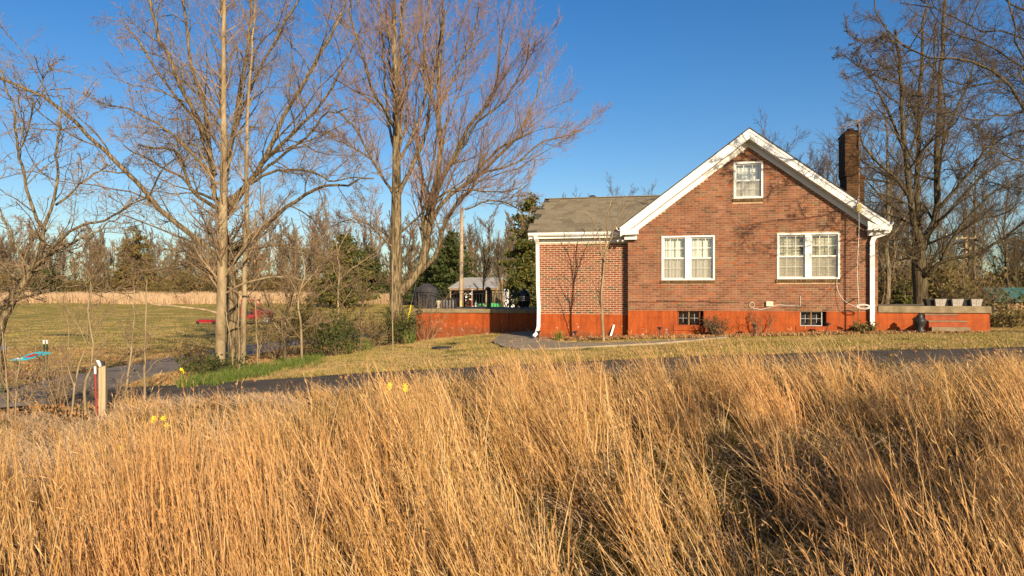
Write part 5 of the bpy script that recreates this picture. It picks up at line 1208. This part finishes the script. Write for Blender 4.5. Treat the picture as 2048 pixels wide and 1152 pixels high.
evergreen('cedar_tree', 'dark rounded evergreen mass at the right edge behind the green roof', 2060, 600, 84, 8.5, 6, 6000, 'brushleaf', .4, .25)
evergreen('cedar_tree', 'brown vine covered evergreen in the distant tree line behind the leaning tree', 270, 585, 116, 12, 4.0, 6000, 'brushleaf', .5, .25)

# ------------------------------------------------------------------ poles, shed, vehicle, yard things
up = thing('utility_pole', 'pale brown utility pole rising behind the patio railing', 'utility pole', (W(922, 617, 44).x, 44, G(W(922, 617, 44).x, 44)))
zt = W(0, 415, 44).z - up.location.z
MB().tube([(0, 0, -.2), (.02, 0, zt * .5), (.05, 0, zt)], [.145, .125, .10], 10).build('pole_shaft', pmat('pole_wood', (.34, .24, .14), (.48, .36, .23), 3, .9, .3, stretch=(4, 4, .2)), up, True)
for z in (.55, .62, .72): MB().tube([(0, 0, zt * z), (0, 0, zt * z + .05)], .14, 10).build('band', 'rust', up)
MB().box(-.06, .06, -.2, -.12, 1.2, 1.9).build('conduit_box', 'yellowed', up)
gy = thing('guy_guard', 'bright yellow slanted guy wire guard left of the patio', 'guy wire', W(806, 650, 34))
gy.location.z = G(gy.location.x, 34); q = W(822, 610, 34) - gy.location
MB().tube([(0, 0, -.1), tuple(q)], .03, 6).build('guard', M['yellowfl'], gy); MB().tube([tuple(q), tuple(q * 3.4)], .008, 4).build('wire', 'steel', gy)
up2 = thing('utility_pole', 'distant utility pole with a crossarm right of the dark maple', 'utility pole', (W(1932, 600, 58).x, 58, G(W(1932, 600, 58).x, 58)))
z2 = W(0, 474, 58).z - up2.location.z
MB().tube([(0, 0, -.2), (0, 0, z2)], [.14, .10], 8).build('pole_shaft', 'bark_pale', up2, True); MB().box(-.95, .75, -.16, -.11, z2 - .16, z2 - .04).build('crossarm', 'bark_pale', up2)
for x in (-.9, -.4, .65): MB().tube([(x, -.135, z2 - .04), (x, -.135, z2 + .1)], [.04, .03], 6).build('insulator', 'ivory', up2)
MB().tube([(0, -.1, z2 - 1.0), (-.35, -.3, z2 - .95), (-.75, -.4, z2 - .98)], [.02, .03, .07], 6).build('street_light', 'steel', up2)
up3 = thing('utility_pole', 'thin dark distant pole near the golden-green cedar', 'utility pole', (W(1020, 600, 72).x, 72, G(W(1020, 600, 72).x, 72)))
MB().tube([(0, 0, -.2), (0, 0, 7.6)], [.14, .11], 8).build('pole_shaft', 'bark_dark', up3, True)
# open shed
D_ = 82; A = W(899, 576, D_); gg = G(A.x, D_)
shd = thing('open_shed', 'small open-fronted shed with weathered grey metal roof behind the patio', 'shed', (A.x, D_, gg))
zl = A.z - gg; w_ = W(991, 576, D_).x - A.x; rh = W(0, 555, D_ + 3).z - A.z
roofm = pmat('shed_roof_tin', (.26, .24, .21), (.42, .40, .36), 3, .6, .2, stretch=(.4, 6, 1))
for k in range(8):
    a, b_ = w_ * k / 8 - .15 * (k == 0), w_ * (k + 1) / 8 + .15 * (k == 7)
    ra, rb2 = .28 * w_ + (w_ + .9 - .28 * w_) * k / 8, .28 * w_ + (w_ + .9 - .28 * w_) * (k + 1) / 8
    dz_ = .02 * (k % 2)
    MB().quadbox([(a, -.3, zl - .06 + dz_), (b_ - .01, -.3, zl - .06 + dz_), (rb2 - .01, 3.2, zl + rh - .06 + dz_), (ra, 3.2, zl + rh - .06 + dz_), (a, -.3, zl + dz_), (b_ - .01, -.3, zl + dz_), (rb2 - .01, 3.2, zl + rh + dz_), (ra, 3.2, zl + rh + dz_)]).build('roof_sheet', roofm, shd)
for x in (.12, w_ * .49, w_ * .80): MB().box(x - .07, x + .07, -.1, .04, -.2, zl - .07).build('post', 'bark_pale', shd)
MB().box(0, w_, -.16, -.10, zl - .22, zl - .08).build('beam', 'rust', shd)
MB().box(0, w_ + .6, 5.4, 5.5, -.2, zl + .4).build('back_wall', 'dark', shd); MB().box(-.02, .08, .05, 5.4, -.2, zl - .08).build('end_wall', 'dark', shd)
for k in range(7): MB().box(w_ * .93 + k * .17, w_ * .93 + k * .17 + .15, -.02 + .35 * k, .02 + .35 * k, -.2, zl - .05 + .2 * k).build('board', 'bark_pale', shd)
def at_g(u, d): p = W(u, 600, d); return (p.x, d, G(p.x, d))
fz = thing('white_cabinet', 'white upright freezer cabinet standing right of the open shed', 'cabinet', at_g(1019, 80)); h_ = W(0, 578, 80).z - fz.location.z
MB().box(-.62, .62, -.3, .4, 0, h_).build('cabinet_body', 'white', fz); MB().box(-.02, .02, -.33, -.302, .1, h_ - .1).build('door_gap', 'steel', fz); MB().box(.05, .09, -.38, -.303, h_ * .45, h_ * .6).build('handle', 'black', fz)
tr_ = thing('green_tractor', 'small green garden tractor parked at the open shed', 'tractor', at_g(978, 78), .2)
gmt = pmat('tractor_green', (.02, .28, .06), None, rough=.4)
MB().prism([(-1.2, .45), (-.2, .45), (-.2, .6), (.0, .6), (.0, .45), (1.2, .45), (1.25, .95), (.2, 1.05), (.1, .7), (-.4, .7), (-.6, 1.0), (-1.2, .95)], -.35, .35).build('tractor_body', gmt, tr_)
for x, r in ((-.85, .42), (.9, .3)):
    for y in (-.55, .40): MB().tube([(x, y, r), (x, y + .18, r)], r, 14).build('wheel', 'blackplastic', tr_)
MB().box(-.75, -.3, -.2, .2, .72, .82).build('seat', 'yellowed', tr_); MB().tube([(.1, 0, .9), (-.1, 0, 1.25)], .025, 6).build('steering_column', 'black', tr_)
gb = thing('gas_bottle', 'white slim gas cylinder standing before the shed', 'gas bottle', at_g(952, 77))
MB().lathe([(.14, 0), (.15, .9), (.13, 1.15), (.05, 1.25), (.04, 1.38)], 0, 0, 10).build('cylinder', 'white', gb, True); MB().tube([(0, 0, 1.38), (0, 0, 1.5)], .07, 8).build('valve', gmt, gb)
wr2 = thing('flower_stand', 'tall stand of red and white artificial flowers before the shed', 'flower stand', at_g(936, 76))
MB().tube([(0, 0, 0), (0, 0, 2.6)], .04, 6).build('stand_pole', 'bark_mid', wr2)
redm = pmat('flower_red', (.45, .03, .03), None); 
for mt_, n_, nm in ((redm, 26, 'red_flower'), (M['white'], 30, 'white_flower'), (M['daff'], 20, 'leaves')):
    c_ = np.stack([rng.normal(0, .28, n_), rng.normal(0, .15, n_), rng.uniform(.4, 2.7, n_)], -1); link(nm, leaf_quads(nm, c_, .13, mt_, .8), wr2)['kind'] = 'stuff'
# utility vehicle
uv = thing('utility_vehicle', 'small red utility vehicle parked on the lawn behind the straight trees', 'vehicle', at_g(508, 62), .15)
redp = pmat('red_vehicle_paint', (.28, .01, .015), None, rough=.35, spec=.5)
uv.scale = (1.15, 1.15, 1.15)
MB().prism([(-1.5, .45), (-1.1, .40), (.9, .40), (1.35, .55), (1.4, .95), (.55, 1.12), (.1, 1.05), (.0, .75), (-.6, .75), (-.7, 1.05), (-1.5, 1.0)], -.65, .65).build('body', redp, uv)
MB().box(-.85, .35, -.66, .66, 1.78, 1.86).build('roof', redp, uv)
for y in (-.62, .58):
    MB().quadbox([(.5, y, 1.08), (.56, y, 1.08), (.56, y + .05, 1.08), (.5, y + .05, 1.08), (.2, y, 1.78), (.27, y, 1.78), (.27, y + .05, 1.78), (.2, y + .05, 1.78)]).build('pillar', redp, uv)
    MB().quadbox([(-.85, y, 1.0), (-.78, y, 1.0), (-.78, y + .05, 1.0), (-.85, y + .05, 1.0), (-.8, y, 1.78), (-.73, y, 1.78), (-.73, y + .05, 1.78), (-.8, y + .05, 1.78)]).build('pillar', redp, uv)
    MB().quadbox([(-.1, y, .9), (-.04, y, .9), (-.04, y + .04, .9), (-.1, y + .04, .9), (.26, y, 1.5), (.32, y, 1.5), (.32, y + .04, 1.5), (.26, y + .04, 1.5)]).build('door_bar', redp, uv)
for x in (-1.0, .98):
    for y in (-.72, .48):
        w0 = MB().tube([(x, y, .33), (x, y + .24, .33)], .34, 16).build('wheel', 'blackplastic', uv); MB().tube([(x, y - .01, .33), (x, y + .0, .33)], .17, 10).build('rim', 'steel', w0)
MB().box(-.6, -.1, -.5, .5, .76, .95).build('seat', 'black', uv); MB().box(-.68, -.58, -.5, .5, .95, 1.5).build('seat_back', 'black', uv)
MB().box(-1.45, -.8, -.55, .55, 1.0, 1.35).build('cargo_box', 'black', uv); MB().tube([(.25, -.3, 1.0), (.05, -.3, 1.25)], .03, 6).build('steering_column', 'black', uv)
for y in (-.5, .4): MB().box(1.38, 1.42, y, y + .14, .8, .9).build('headlight', 'ivory', uv)
tl = thing('red_mower_deck', 'low red implement on the grass left of the red vehicle', 'implement', at_g(416, 62)); MB().prism([(-.9, .15), (.9, .15), (.8, .38), (-.7, .42)], -.4, .4).build('deck', redp, tl)
for x in (-.7, .7): MB().tube([(x, -.5, .14), (x, -.42, .14)], .14, 10).build('wheel', 'blackplastic', tl)
# green roofed building
Dg = 62; a = W(1968, 575, Dg + 3); e = W(1987, 602, Dg - 3); g_ = G(40, Dg)
gb2 = thing('green_roof_building', 'long low building with green metal roof at the right edge', 'building', (e.x, Dg - 3, g_))
L_ = 16; zr = a.z - g_; ze = e.z - g_; xo = a.x - e.x
grm = pmat('green_metal_roof', (.05, .15, .12), (.09, .22, .17), 1.5, .45, .1, vec='Position')
n = 32
for k in range(n):
    x0 = k * L_ / n; x1 = x0 + L_ / n - .02
    MB().quadbox([(x0, 0, ze - .05), (x1, 0, ze - .05), (x1 + xo, 6, zr - .05), (x0 + xo, 6, zr - .05), (x0, 0, ze), (x1, 0, ze), (x1 + xo, 6, zr), (x0 + xo, 6, zr)]).build('roof_panel', grm, gb2)
MB().box(.3, L_, .35, .5, -.3, ze - .05).build('wall', 'rust', gb2)
m_ = MB(); m_.v = [(.35, .4, -.3), (.35, 12, -.3), (.35, 12, ze), (.35 + xo + .4, 6, zr - .1), (.35, .4, ze - .06)]; m_.f = [[0, 1, 2, 3, 4]]; m_.r = [0]; m_.build('gable_wall', 'rust', gb2)
# roadside post with marker rod
pp = W(206, 838, 12.6); pp.z = G(pp.x, pp.y)
fp = thing('wooden_post', 'weathered square wooden post with angled top at the lane edge', 'post', pp, .2); ph = W(0, 731, 12.6).z - pp.z
pm_ = pmat('post_wood', (.30, .22, .12), (.46, .36, .22), 3, .95, .5, stretch=(6, 6, .3))
MB().quadbox([(-.055, -.05, -.2), (.055, -.05, -.2), (.055, .05, -.2), (-.055, .05, -.2), (-.055, -.05, ph - .03), (.055, -.05, ph - .0), (.055, .05, ph), (-.055, .05, ph - .03)]).build('post_body', pm_, fp)
MB().quadbox([(-.05, -.03, ph - .02), (-.01, -.03, ph + .0), (-.01, .0, ph + .0), (-.05, .0, ph - .02), (-.10, -.03, ph + .09), (-.06, -.03, ph + .10), (-.06, 0, ph + .10), (-.10, 0, ph + .09)]).build('white_tab', 'white', fp)
MB().box(-.02, .03, -.03, .01, ph + .0, ph + .08).build('insulator', 'black', fp)
rk_ = thing('marker_rod', 'red marker rod with a white tip beside the wooden post', 'marker', (pp.x - .10, pp.y - .06, pp.z), .0)
MB().tube([(.03, 0, -.1), (0, 0, ph - .14)], .017, 8).build('rod', pmat('rod_red', (.30, .03, .03), None, rough=.5), rk_); MB().tube([(0, 0, ph - .139), (-.004, 0, ph - .01)], .019, 8).build('tip', 'white', rk_)
for (u, vb, vt, d, lab) in ((5, 765, 690, 17, 'green steel fence stake with white tip at the far left edge'), (11, 765, 690, 17.2, 'second green steel fence stake with white tip just right of the first'), (88, 730, 680, 23, 'left one of the paired white tipped stakes beyond the blue panel'), (94, 730, 680, 23.2, 'right one of the paired white tipped stakes beyond the blue panel')):
    p = W(u, vb, d); g_ = G(p.x, p.y); t = thing('fence_stake', lab, 'stake', (p.x, p.y, g_), 0, 'white tipped fence stakes'); h_ = W(0, vt, d).z - g_
    MB().box(-.018, .018, -.018, .018, -.1, h_ - .13).build('stake', pmat('stake_green', (.03, .06, .025), None), t); MB().box(-.022, .022, -.022, .022, h_ - .129, h_).build('tip', 'white', t)
bp = W(61, 713, 17); bpt = thing('blue_panel', 'turquoise board with red and white print lying tilted on the leafy bank', 'panel', bp); blu = pmat('turquoise_print', (.02, .42, .55), (.03, .5, .6), 5, .5)
MB().quadbox([(-.27, -.3, -.07), (.10, -.3, -.06), (.30, .3, .05), (-.02, .3, .08), (-.27, -.3, -.05), (.10, -.3, -.04), (.30, .3, .07), (-.02, .3, .10)]).build('board', blu, bpt)
MB().quadbox([(-.06, -.12, -.006), (.08, -.12, -.004), (.14, .1, .045), (.02, .1, .05), (-.06, -.12, .006), (.08, -.12, .010), (.14, .1, .058), (.02, .1, .062)]).build('print_patch', redm, bpt)
MB().quadbox([(-.22, -.26, -.048), (-.08, -.26, -.045), (-.05, -.18, -.02), (-.18, -.18, -.02), (-.22, -.26, -.04), (-.08, -.26, -.036), (-.05, -.18, -.012), (-.18, -.18, -.012)]).build('print_patch', 'white', bpt)
for x, y in ((-.2, -.2), (.15, .1)): MB().tube([(x, y, G(bp.x + x, bp.y + y) - bp.z - .1), (x, y, -.03)], .02, 6).build('prop', 'bark_mid', bpt)
# crow-like leaf nest omitted; red maple leaf cluster in the top right tree
# ------------------------------------------------------------------ grass
def stalks(n, rad, h, lean, bend, w, K=6, fuzz=0, fl=.05, spread=.25, rcl=0):
    a = rng.uniform(0, 2 * pi, n); r = rad * np.sqrt(rng.uniform(0, 1, n)); hh = rng.uniform(h[0], h[1], n); t = np.linspace(0, 1, K)
    dx = rng.normal(lean, spread, n); dy = rng.normal(0, spread, n)
    P = np.zeros((n, K, 3)); P[:, :, 0] = (r * np.cos(a))[:, None] + (dx * hh)[:, None] * t + (rng.normal(bend, abs(bend) * .5 + .05, n) * hh)[:, None] * t ** 2.2
    P[:, :, 1] = (r * np.sin(a))[:, None] + (dy * hh)[:, None] * t; P[:, :, 2] = hh[:, None] * (t - .12 * t ** 3 * np.abs(bend) * 2)
    P[:, 1:-1] += rng.normal(0, .008, (n, K - 2, 3))
    s = rng.uniform(0, 2 * pi, n); S = np.stack([np.cos(s), np.sin(s), np.zeros(n)], -1) * .9; S[:, 1] *= .5; S = nrm(S)
    ww = (w * rng.uniform(.6, 1.4, n))[:, None] * np.array([1.0] + [.95] * (K - 3) + [.6, .15])[None]
    V = np.stack([P - S[:, None] * ww[..., None] / 2, P + S[:, None] * ww[..., None] / 2], 2).reshape(-1, 3)
    i = np.arange(n)[:, None] * K * 2 + np.arange(K - 1)[None] * 2; q = np.stack([i, i + 1, i + 3, i + 2], -1).reshape(-1, 4); rr = rng.uniform(0, 1, n).repeat(K - 1)
    if fuzz:
        m = n * fuzz; b_ = np.arange(n).repeat(fuzz); tt = rng.uniform(.45, 1, m) * (K - 1); i0 = np.clip(tt.astype(int), 0, K - 2); c = P[b_, i0] * (1 - (tt - i0))[:, None] + P[b_, i0 + 1] * (tt - i0)[:, None]
        tn = nrm(P[b_, i0 + 1] - P[b_, i0]); d = nrm(tn + rng.normal(0, .35, (m, 3))) * (fl * rng.uniform(.5, 1.3, m))[:, None]; sd = nrm(np.cross(d, rng.normal(size=(m, 3)))) * w * .45
        V2 = np.stack([c, c + d * .5 + sd, c + d, c + d * .5 - sd], 1).reshape(-1, 3); q2 = np.arange(m * 4).reshape(-1, 4) + len(V); V = np.concatenate([V, V2]); q = np.concatenate([q, q2]); rr = np.concatenate([rr, rng.uniform(.1, .9, m)])
    return V, q, rr
def gmesh(name, parts):
    VV = []; Q = []; RR = []; MI = []; o = 0; mats = []
    for (V, q, r), m in parts:
        if m not in mats: mats.append(m)
        VV.append(V); Q.append(q + o); RR.append(r); MI.append(np.full(len(q), mats.index(m), dtype=np.int32)); o += len(V)
    me = mesh_np(name, np.concatenate(VV), np.concatenate(Q), M[mats[0]], np.concatenate(RR))
    for m in mats[1:]: me.materials.append(M[m])
    me.polygons.foreach_set('material_index', np.concatenate(MI)); return me
tall = []
for i in range(4): tall.append(gmesh('tall_grass', [(stalks(19, .15, (.75, 1.25), rng.uniform(-.16, .02), -.05, .0058, K=7, fuzz=8, fl=.065, spread=.10), 'straw'), (stalks(16, .16, (.35, .8), -.1, -.12, .006, K=6, fuzz=2, spread=.22), 'straw'), (stalks(22, .28, (.12, .45), 0, -.1, .008, K=5, spread=.55), 'strawdark')]))
for i in range(4): tall.append(gmesh('tall_grass', [(stalks(19, .15, (.8, 1.3), rng.uniform(-.30, -.08), -.13, .0058, K=7, fuzz=8, fl=.065, spread=.09), 'straw'), (stalks(16, .16, (.35, .85), -.18, -.15, .006, K=6, fuzz=2, spread=.22), 'straw'), (stalks(22, .28, (.12, .5), -.1, -.2, .008, K=5, spread=.5), 'strawdark')]))
for i in range(2): tall.append(gmesh('tall_grass', [(stalks(44, .3, (.18, .5), -.1, -.4, .0065, K=6, fuzz=2, spread=.6), 'strawpale')]))
for i in range(2): tall.append(gmesh('tall_grass', [(stalks(40, .3, (.08, .36), 0, -.15, .009, K=5, spread=.7), 'strawdark'), (stalks(12, .3, (.08, .25), 0, -.2, .009, K=5, spread=.7), 'lawn'), (stalks(8, .3, (.1, .4), 0, -.5, .007, K=6, spread=.7), 'strawpale')]))
for i in range(2):
    wv = stalks(9, .25, (.5, 1.0), -.1, -.15, .007, K=7, spread=.25)
    wc = wv[0].reshape(9, 14, 3)[:, 4:].reshape(-1, 3); wc = wc[rng.integers(0, len(wc), 150)] + rng.normal(0, .03, (150, 3))
    aa = nrm(rng.normal(size=(150, 3))); bb = nrm(np.cross(aa, rng.normal(size=(150, 3)))); ss = .013 * rng.uniform(.5, 1.5, 150)[:, None]
    tall.append(gmesh('tall_grass', [(wv, 'twig_dark'), ((np.stack([wc - aa * ss, wc - bb * ss * .6, wc + aa * ss, wc + bb * ss * .6], 1).reshape(-1, 3), np.arange(600).reshape(-1, 4), rng.uniform(0, 1, 150)), 'leaf'), (stalks(8, .3, (.5, 1.1), .1, -.9, .006, K=7, fuzz=3, spread=.7), 'strawpale')]))
SU = [-200, 0, 150, 300, 450, 600, 680, 750, 880, 960, 1050, 1200, 1350, 1450, 1500, 1560, 1640, 1690, 1740, 1780, 1830, 1880, 1950, 2048, 2250]
SV = [880, 870, 850, 812, 830, 805, 790, 782, 770, 758, 738, 728, 722, 712, 690, 708, 708, 690, 705, 730, 745, 735, 715, 700, 690]
SW = [860, 840, 825, 775, 800, 765, 742, 735, 715, 718, 692, 695, 684, 680, 664, 678, 680, 664, 676, 705, 722, 716, 690, 680, 670]
from mathutils import noise as mn
def frontY(x): return float(np.interp(x, [p.x for p in DRs][::-1], [p.y for p in DRs][::-1]))
N_ = 0
while N_ < 2150:
    y = 3.6 + 10.0 * rnd.random() ** .95; x = rnd.uniform(-.80 * y - 1, .80 * y + 1)
    if y > frontY(x) - 1.75 - .3 * rnd.random(): continue
    u = 1024 + x / y * F; g_ = G(x, y)
    nz = mn.noise((x * .5, y * .5, 0)); nz2 = mn.noise((x * .9 + 20, y * .9, 3)) + .5 * mn.noise((x * 2.2, y * 2.2, 9))
    wisp = rnd.random() < .24
    sv = np.interp(u, SU, SW if wisp else SV) + (rnd.uniform(-3, 14) if wisp else rnd.uniform(-4, 30))
    hmax = CZ - (sv - HZ) / F * y - g_
    s = min(1.0 + .38 * nz + .3 * mn.noise((x * 1.6, y * 1.6, 90)) + rnd.uniform(-.22, .22), hmax / 1.05)
    if wisp: s = min(1.4, hmax / 1.1)
    cw_ = min(1, max(0, (u - 1000) / 250)) * min(1, max(0, (2050 - u) / 100)) * min(1, max(0, (9.2 - y) / 1.6))  # lower right: more low dark clumps, putting part of the shade into colour
    typ = 'low' if nz2 < -.12 + .62 * cw_ else 'tall'
    if mn.noise((x * 1.7, y * 1.7, 70)) < -.24: typ = 'low'
    if x < -3.4 and y > 8.2 and nz > -.2: typ = 'pale'
    if x < -7.5 and y > 9.5 and rnd.random() < .5: continue
    if typ == 'pale' or (s < .4 and typ != 'low'):
        i = rnd.choice((8, 9)); s = max(.5, min(1.1, hmax / .5)) * rnd.uniform(.8, 1.2)
        if rnd.random() < .25 and s > .5: i = rnd.randrange(4); s = min(.8, max(.35, hmax / 1.1))
    elif typ == 'low':
        i = rnd.choice((10, 11)); s = rnd.uniform(.8, 1.4)
        if rnd.random() < .16: i = rnd.randrange(4, 8); s = min(rnd.uniform(.7, 1.1), max(.35, hmax / 1.1))
    else:
        pl = np.clip((u - 550) / 450, 0, 1) * (.9 if nz2 < .35 else .5); i = rnd.randrange(4, 8) if rnd.random() < pl else rnd.randrange(4)
    if typ != 'pale' and rnd.random() < .09: i = rnd.choice((12, 13)); s = min(rnd.uniform(.6, 1.0), max(.3, hmax / 1.05))
    lean = -.01 - .05 * max(0, min(1, (u - 600) / 900)) + .16 * mn.noise((x * .8, y * .8, 40)) + rnd.gauss(0, .05)
    pts.append((x, y, g_ - .04)); ro.append((rnd.gauss(0, .05), lean, rnd.gauss(0, .4))); s = max(s, .28); sc_.append((.7 + .35 * s, .7 + .35 * s, s)); ix.append(i); N_ += 1
# litter layer of dark thatch under all of it
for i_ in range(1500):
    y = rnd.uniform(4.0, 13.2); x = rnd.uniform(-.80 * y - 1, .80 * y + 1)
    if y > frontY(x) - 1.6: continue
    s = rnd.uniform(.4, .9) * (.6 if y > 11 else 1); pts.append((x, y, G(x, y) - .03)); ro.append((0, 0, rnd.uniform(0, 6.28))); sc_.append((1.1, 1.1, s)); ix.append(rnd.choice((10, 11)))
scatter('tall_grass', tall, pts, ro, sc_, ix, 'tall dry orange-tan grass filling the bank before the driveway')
# far band of dry grass at the foot of the tree line
fb = [gmesh('field_grass', [(stalks(160, 1.3, (.9, 1.6), 0, -.05, .045, K=4, spread=.12), 'strawpale')]) for _ in range(3)]
pts = []; ro = []; sc_ = []; ix = []
for i in range(1300):
    y = rnd.uniform(104, 116); x = rnd.uniform(-100, 12); y2 = y + 3 * mn.noise((x * .05, 0, 0))
    pts.append((x, y2, G(x, y2) - .1)); ro.append((0, 0, rnd.uniform(0, 6.28))); s = rnd.uniform(.7, 1.1); sc_.append((1, 1, s)); ix.append(rnd.randrange(3))
scatter('field_grass', fb, pts, ro, sc_, ix, 'pale tan band of tall field grass below the tree line')
# lawn tufts
lt = [gmesh('lawn_grass', [(stalks(80, .32, (.02, .06), 0, 0, .010, K=4, spread=.6), 'lawn')]) for _ in range(4)]
pts = []; ro = []; sc_ = []; ix = []
while len(pts) < 5200:
    y = rnd.uniform(14.5, 34); x = rnd.uniform(-11 if y < 24 else -24, 19)
    hx_, hy_ = W2L(x, y)
    if (AXL < hx_ < WID and hy_ > -.3) or (hx_ > px0 and hx_ < 3 and hy_ > PY - .1) or (WID <= hx_ < qx1 and -.1 < hy_ < 5): continue
    if float(dist_to(DRs, np.array(x), np.array(y))) < 1.45 or float(dist_to(DLs, np.array(x), np.array(y))) < 1.95: continue
    if hy_ > -1.35 and -2.7 < hx_ < WID and hy_ < 0: continue
    pts.append((x, y, G(x, y) - .03)); ro.append((0, 0, rnd.uniform(0, 6.28))); s = rnd.uniform(.6, 1.3) * (1.3 if rnd.random() < .1 else 1); sc_.append((1.1, 1.1, s)); ix.append(rnd.randrange(4))
for i in range(3800):
    y = 34 + 70 * rnd.random() ** 1.3; x = rnd.uniform(-.74 * y, .74 * y)
    hx_, hy_ = W2L(x, y)
    if px0 - .3 < hx_ < qx1 + .3 and hy_ < 12: continue
    if float(dist_to(DLs, np.array(x), np.array(y))) < 2.3: continue
    pts.append((x, y, G(x, y) - .03)); ro.append((0, 0, rnd.uniform(0, 6.28))); s = rnd.uniform(1.2, 2.2); sc_.append((2.6, 2.6, s)); ix.append(rnd.randrange(4))
scatter('lawn_grass', lt, pts, ro, sc_, ix, 'short mixed green and straw lawn grass around the house')
# dead leaves
c_ = []
while len(c_) < 26000:
    k = rnd.random()
    if k < .012: x = rnd.uniform(-12, 20); y = frontY(x) + rnd.uniform(-1.3, 1.3) + rnd.choice((-.5, .5)); c_.append((x, y, G(x, y) + .05)); continue
    if k < .33: x = rnd.uniform(-24, 22); y = frontY(x) - rnd.uniform(1.35, 3.4)
    elif k < .62: x = rnd.uniform(-30, -13.5); y = rnd.uniform(12, 34)
    elif k < .82:
        y = rnd.uniform(17, 33); x = rnd.gauss(-8.6 + (y - 19) * -.08, 1.2)
        if float(dist_to(DLs, np.array(x), np.array(y))) < 1.9 or float(dist_to(DRs, np.array(x), np.array(y))) < 1.4: continue
    else:
        lx = rnd.uniform(-2.8, 9.8); ly = rnd.uniform(-1.0, -.03); x, y = L2W(lx, ly)
        if lx > WID + .4 and -.7 < ly: continue
    c_.append((x, y, G(x, y) + rnd.uniform(.0, .03)))
c_ = np.array(c_); o = link('dead_leaves', leaf_quads('dead_leaves', c_, .035, M['leaf'], .7, 2.5)); tag(o, 'fallen brown leaves on the banks, the lane edge and the house bed', None, None, 'stuff')
# green daffodil strip
dfm = [gmesh('daffodil_leaves', [(stalks(34, .2, (.08, .27), 0, -.1, .014, K=5, spread=.45), 'daff')]) for _ in range(3)]
pts = []; ro = []; sc_ = []; ix = []
for i in range(170):
    t = rnd.random(); u = 388 + 252 * t; v = 770 - 52 * t + rnd.gauss(0, 5); p = gproj(u, v)
    pts.append((p.x, p.y, G(p.x, p.y) - .02)); ro.append((0, 0, rnd.uniform(0, 6.28))); s = rnd.uniform(.7, 1.15); sc_.append((s, s, s)); ix.append(rnd.randrange(3))
scatter('daffodil_bed', dfm, pts, ro, sc_, ix, 'bright green strip of young daffodil leaves below the straight trees')
def daffodil(u, v, lab, nf, s=1.0, dd=None):
    p = gproj(u, v) if dd is None else W(u, v, dd)
    z = G(p.x, p.y); t = thing('daffodil_clump', lab, 'plant', (p.x, p.y, z))
    V, q, r = stalks(40, .12 * s, (.2 * s, .36 * s), 0, -.05, .016, K=5, spread=.35); o = link('foliage', mesh_np('foliage', V, q, M['daff'], r), t); o['kind'] = 'stuff'
    for k in range(nf):
        fx, fy, fz_ = rnd.uniform(-.22, .22) * s, rnd.uniform(-.15, .05), rnd.uniform(.30, .42) * s
        m_ = MB().tube([(fx, fy, 0), (fx, fy, fz_)], .004, 4)
        m_.build('flower_stem', 'daff', t)
        m_ = MB()
        for a in range(6):
            an1 = a * pi / 3; m_.v += [(fx, fy - .02, fz_), (fx + .03 * math.cos(an1 - .4), fy - .02, fz_ + .03 * math.sin(an1 - .4)), (fx + .05 * math.cos(an1), fy - .012, fz_ + .05 * math.sin(an1)), (fx + .03 * math.cos(an1 + .4), fy - .02, fz_ + .03 * math.sin(an1 + .4))]
            b0 = len(m_.v) - 4; m_.f.append([b0, b0 + 1, b0 + 2, b0 + 3]); m_.r.append(.5)
        m_.tube([(fx, fy - .015, fz_), (fx, fy - .05, fz_)], [.014, .022], 7); m_.build('flower', 'yellowfl', t)
daffodil(366, 776, 'green daffodil clump with a yellow bloom at the strip end near the lane', 2, 1.1)
daffodil(800, 815, 'yellow daffodils blooming in the dry grass near the driveway centre', 6, 1.1, 11.2)
daffodil(342, 862, 'pair of yellow daffodils in the pale grass at left', 4, 1.0, 10.3)
daffodil(228, 896, 'single yellow daffodil in the tall grass at far left', 1, 1.0, 9.3)
daffodil(1118, 681, 'green spiky plant in the leaf bed before the side wing', 0, 1.1)
daffodil(820, 688, 'green strappy lily leaves at the left corner of the patio', 0, 1.7)
daffodil(735, 700, 'low green lily patch below the twin stem tree', 0, 1.5)
daffodil(700, 702, 'low green lily patch left of the twin stem tree', 0, 1.4)

# look-alike trees in one stretch of wood: tell them apart by their order
same = {}
for o in C.objects:
    if o.parent is None and o.get('label') and o.name.startswith('woodland_tree'): same.setdefault(o['label'], []).append(o)
ORD = ['first', 'second', 'third', 'fourth', 'fifth', 'sixth', 'seventh', 'eighth', 'ninth', 'tenth', 'eleventh', 'twelfth']
for lab, os_ in same.items():
    if len(os_) > 1:
        os_.sort(key=lambda o: o.location.x / o.location.y)
        for i, o in enumerate(os_): o['label'] = (ORD[min(i, 11)] + ' ' + lab.replace(' of the tree line', ''))
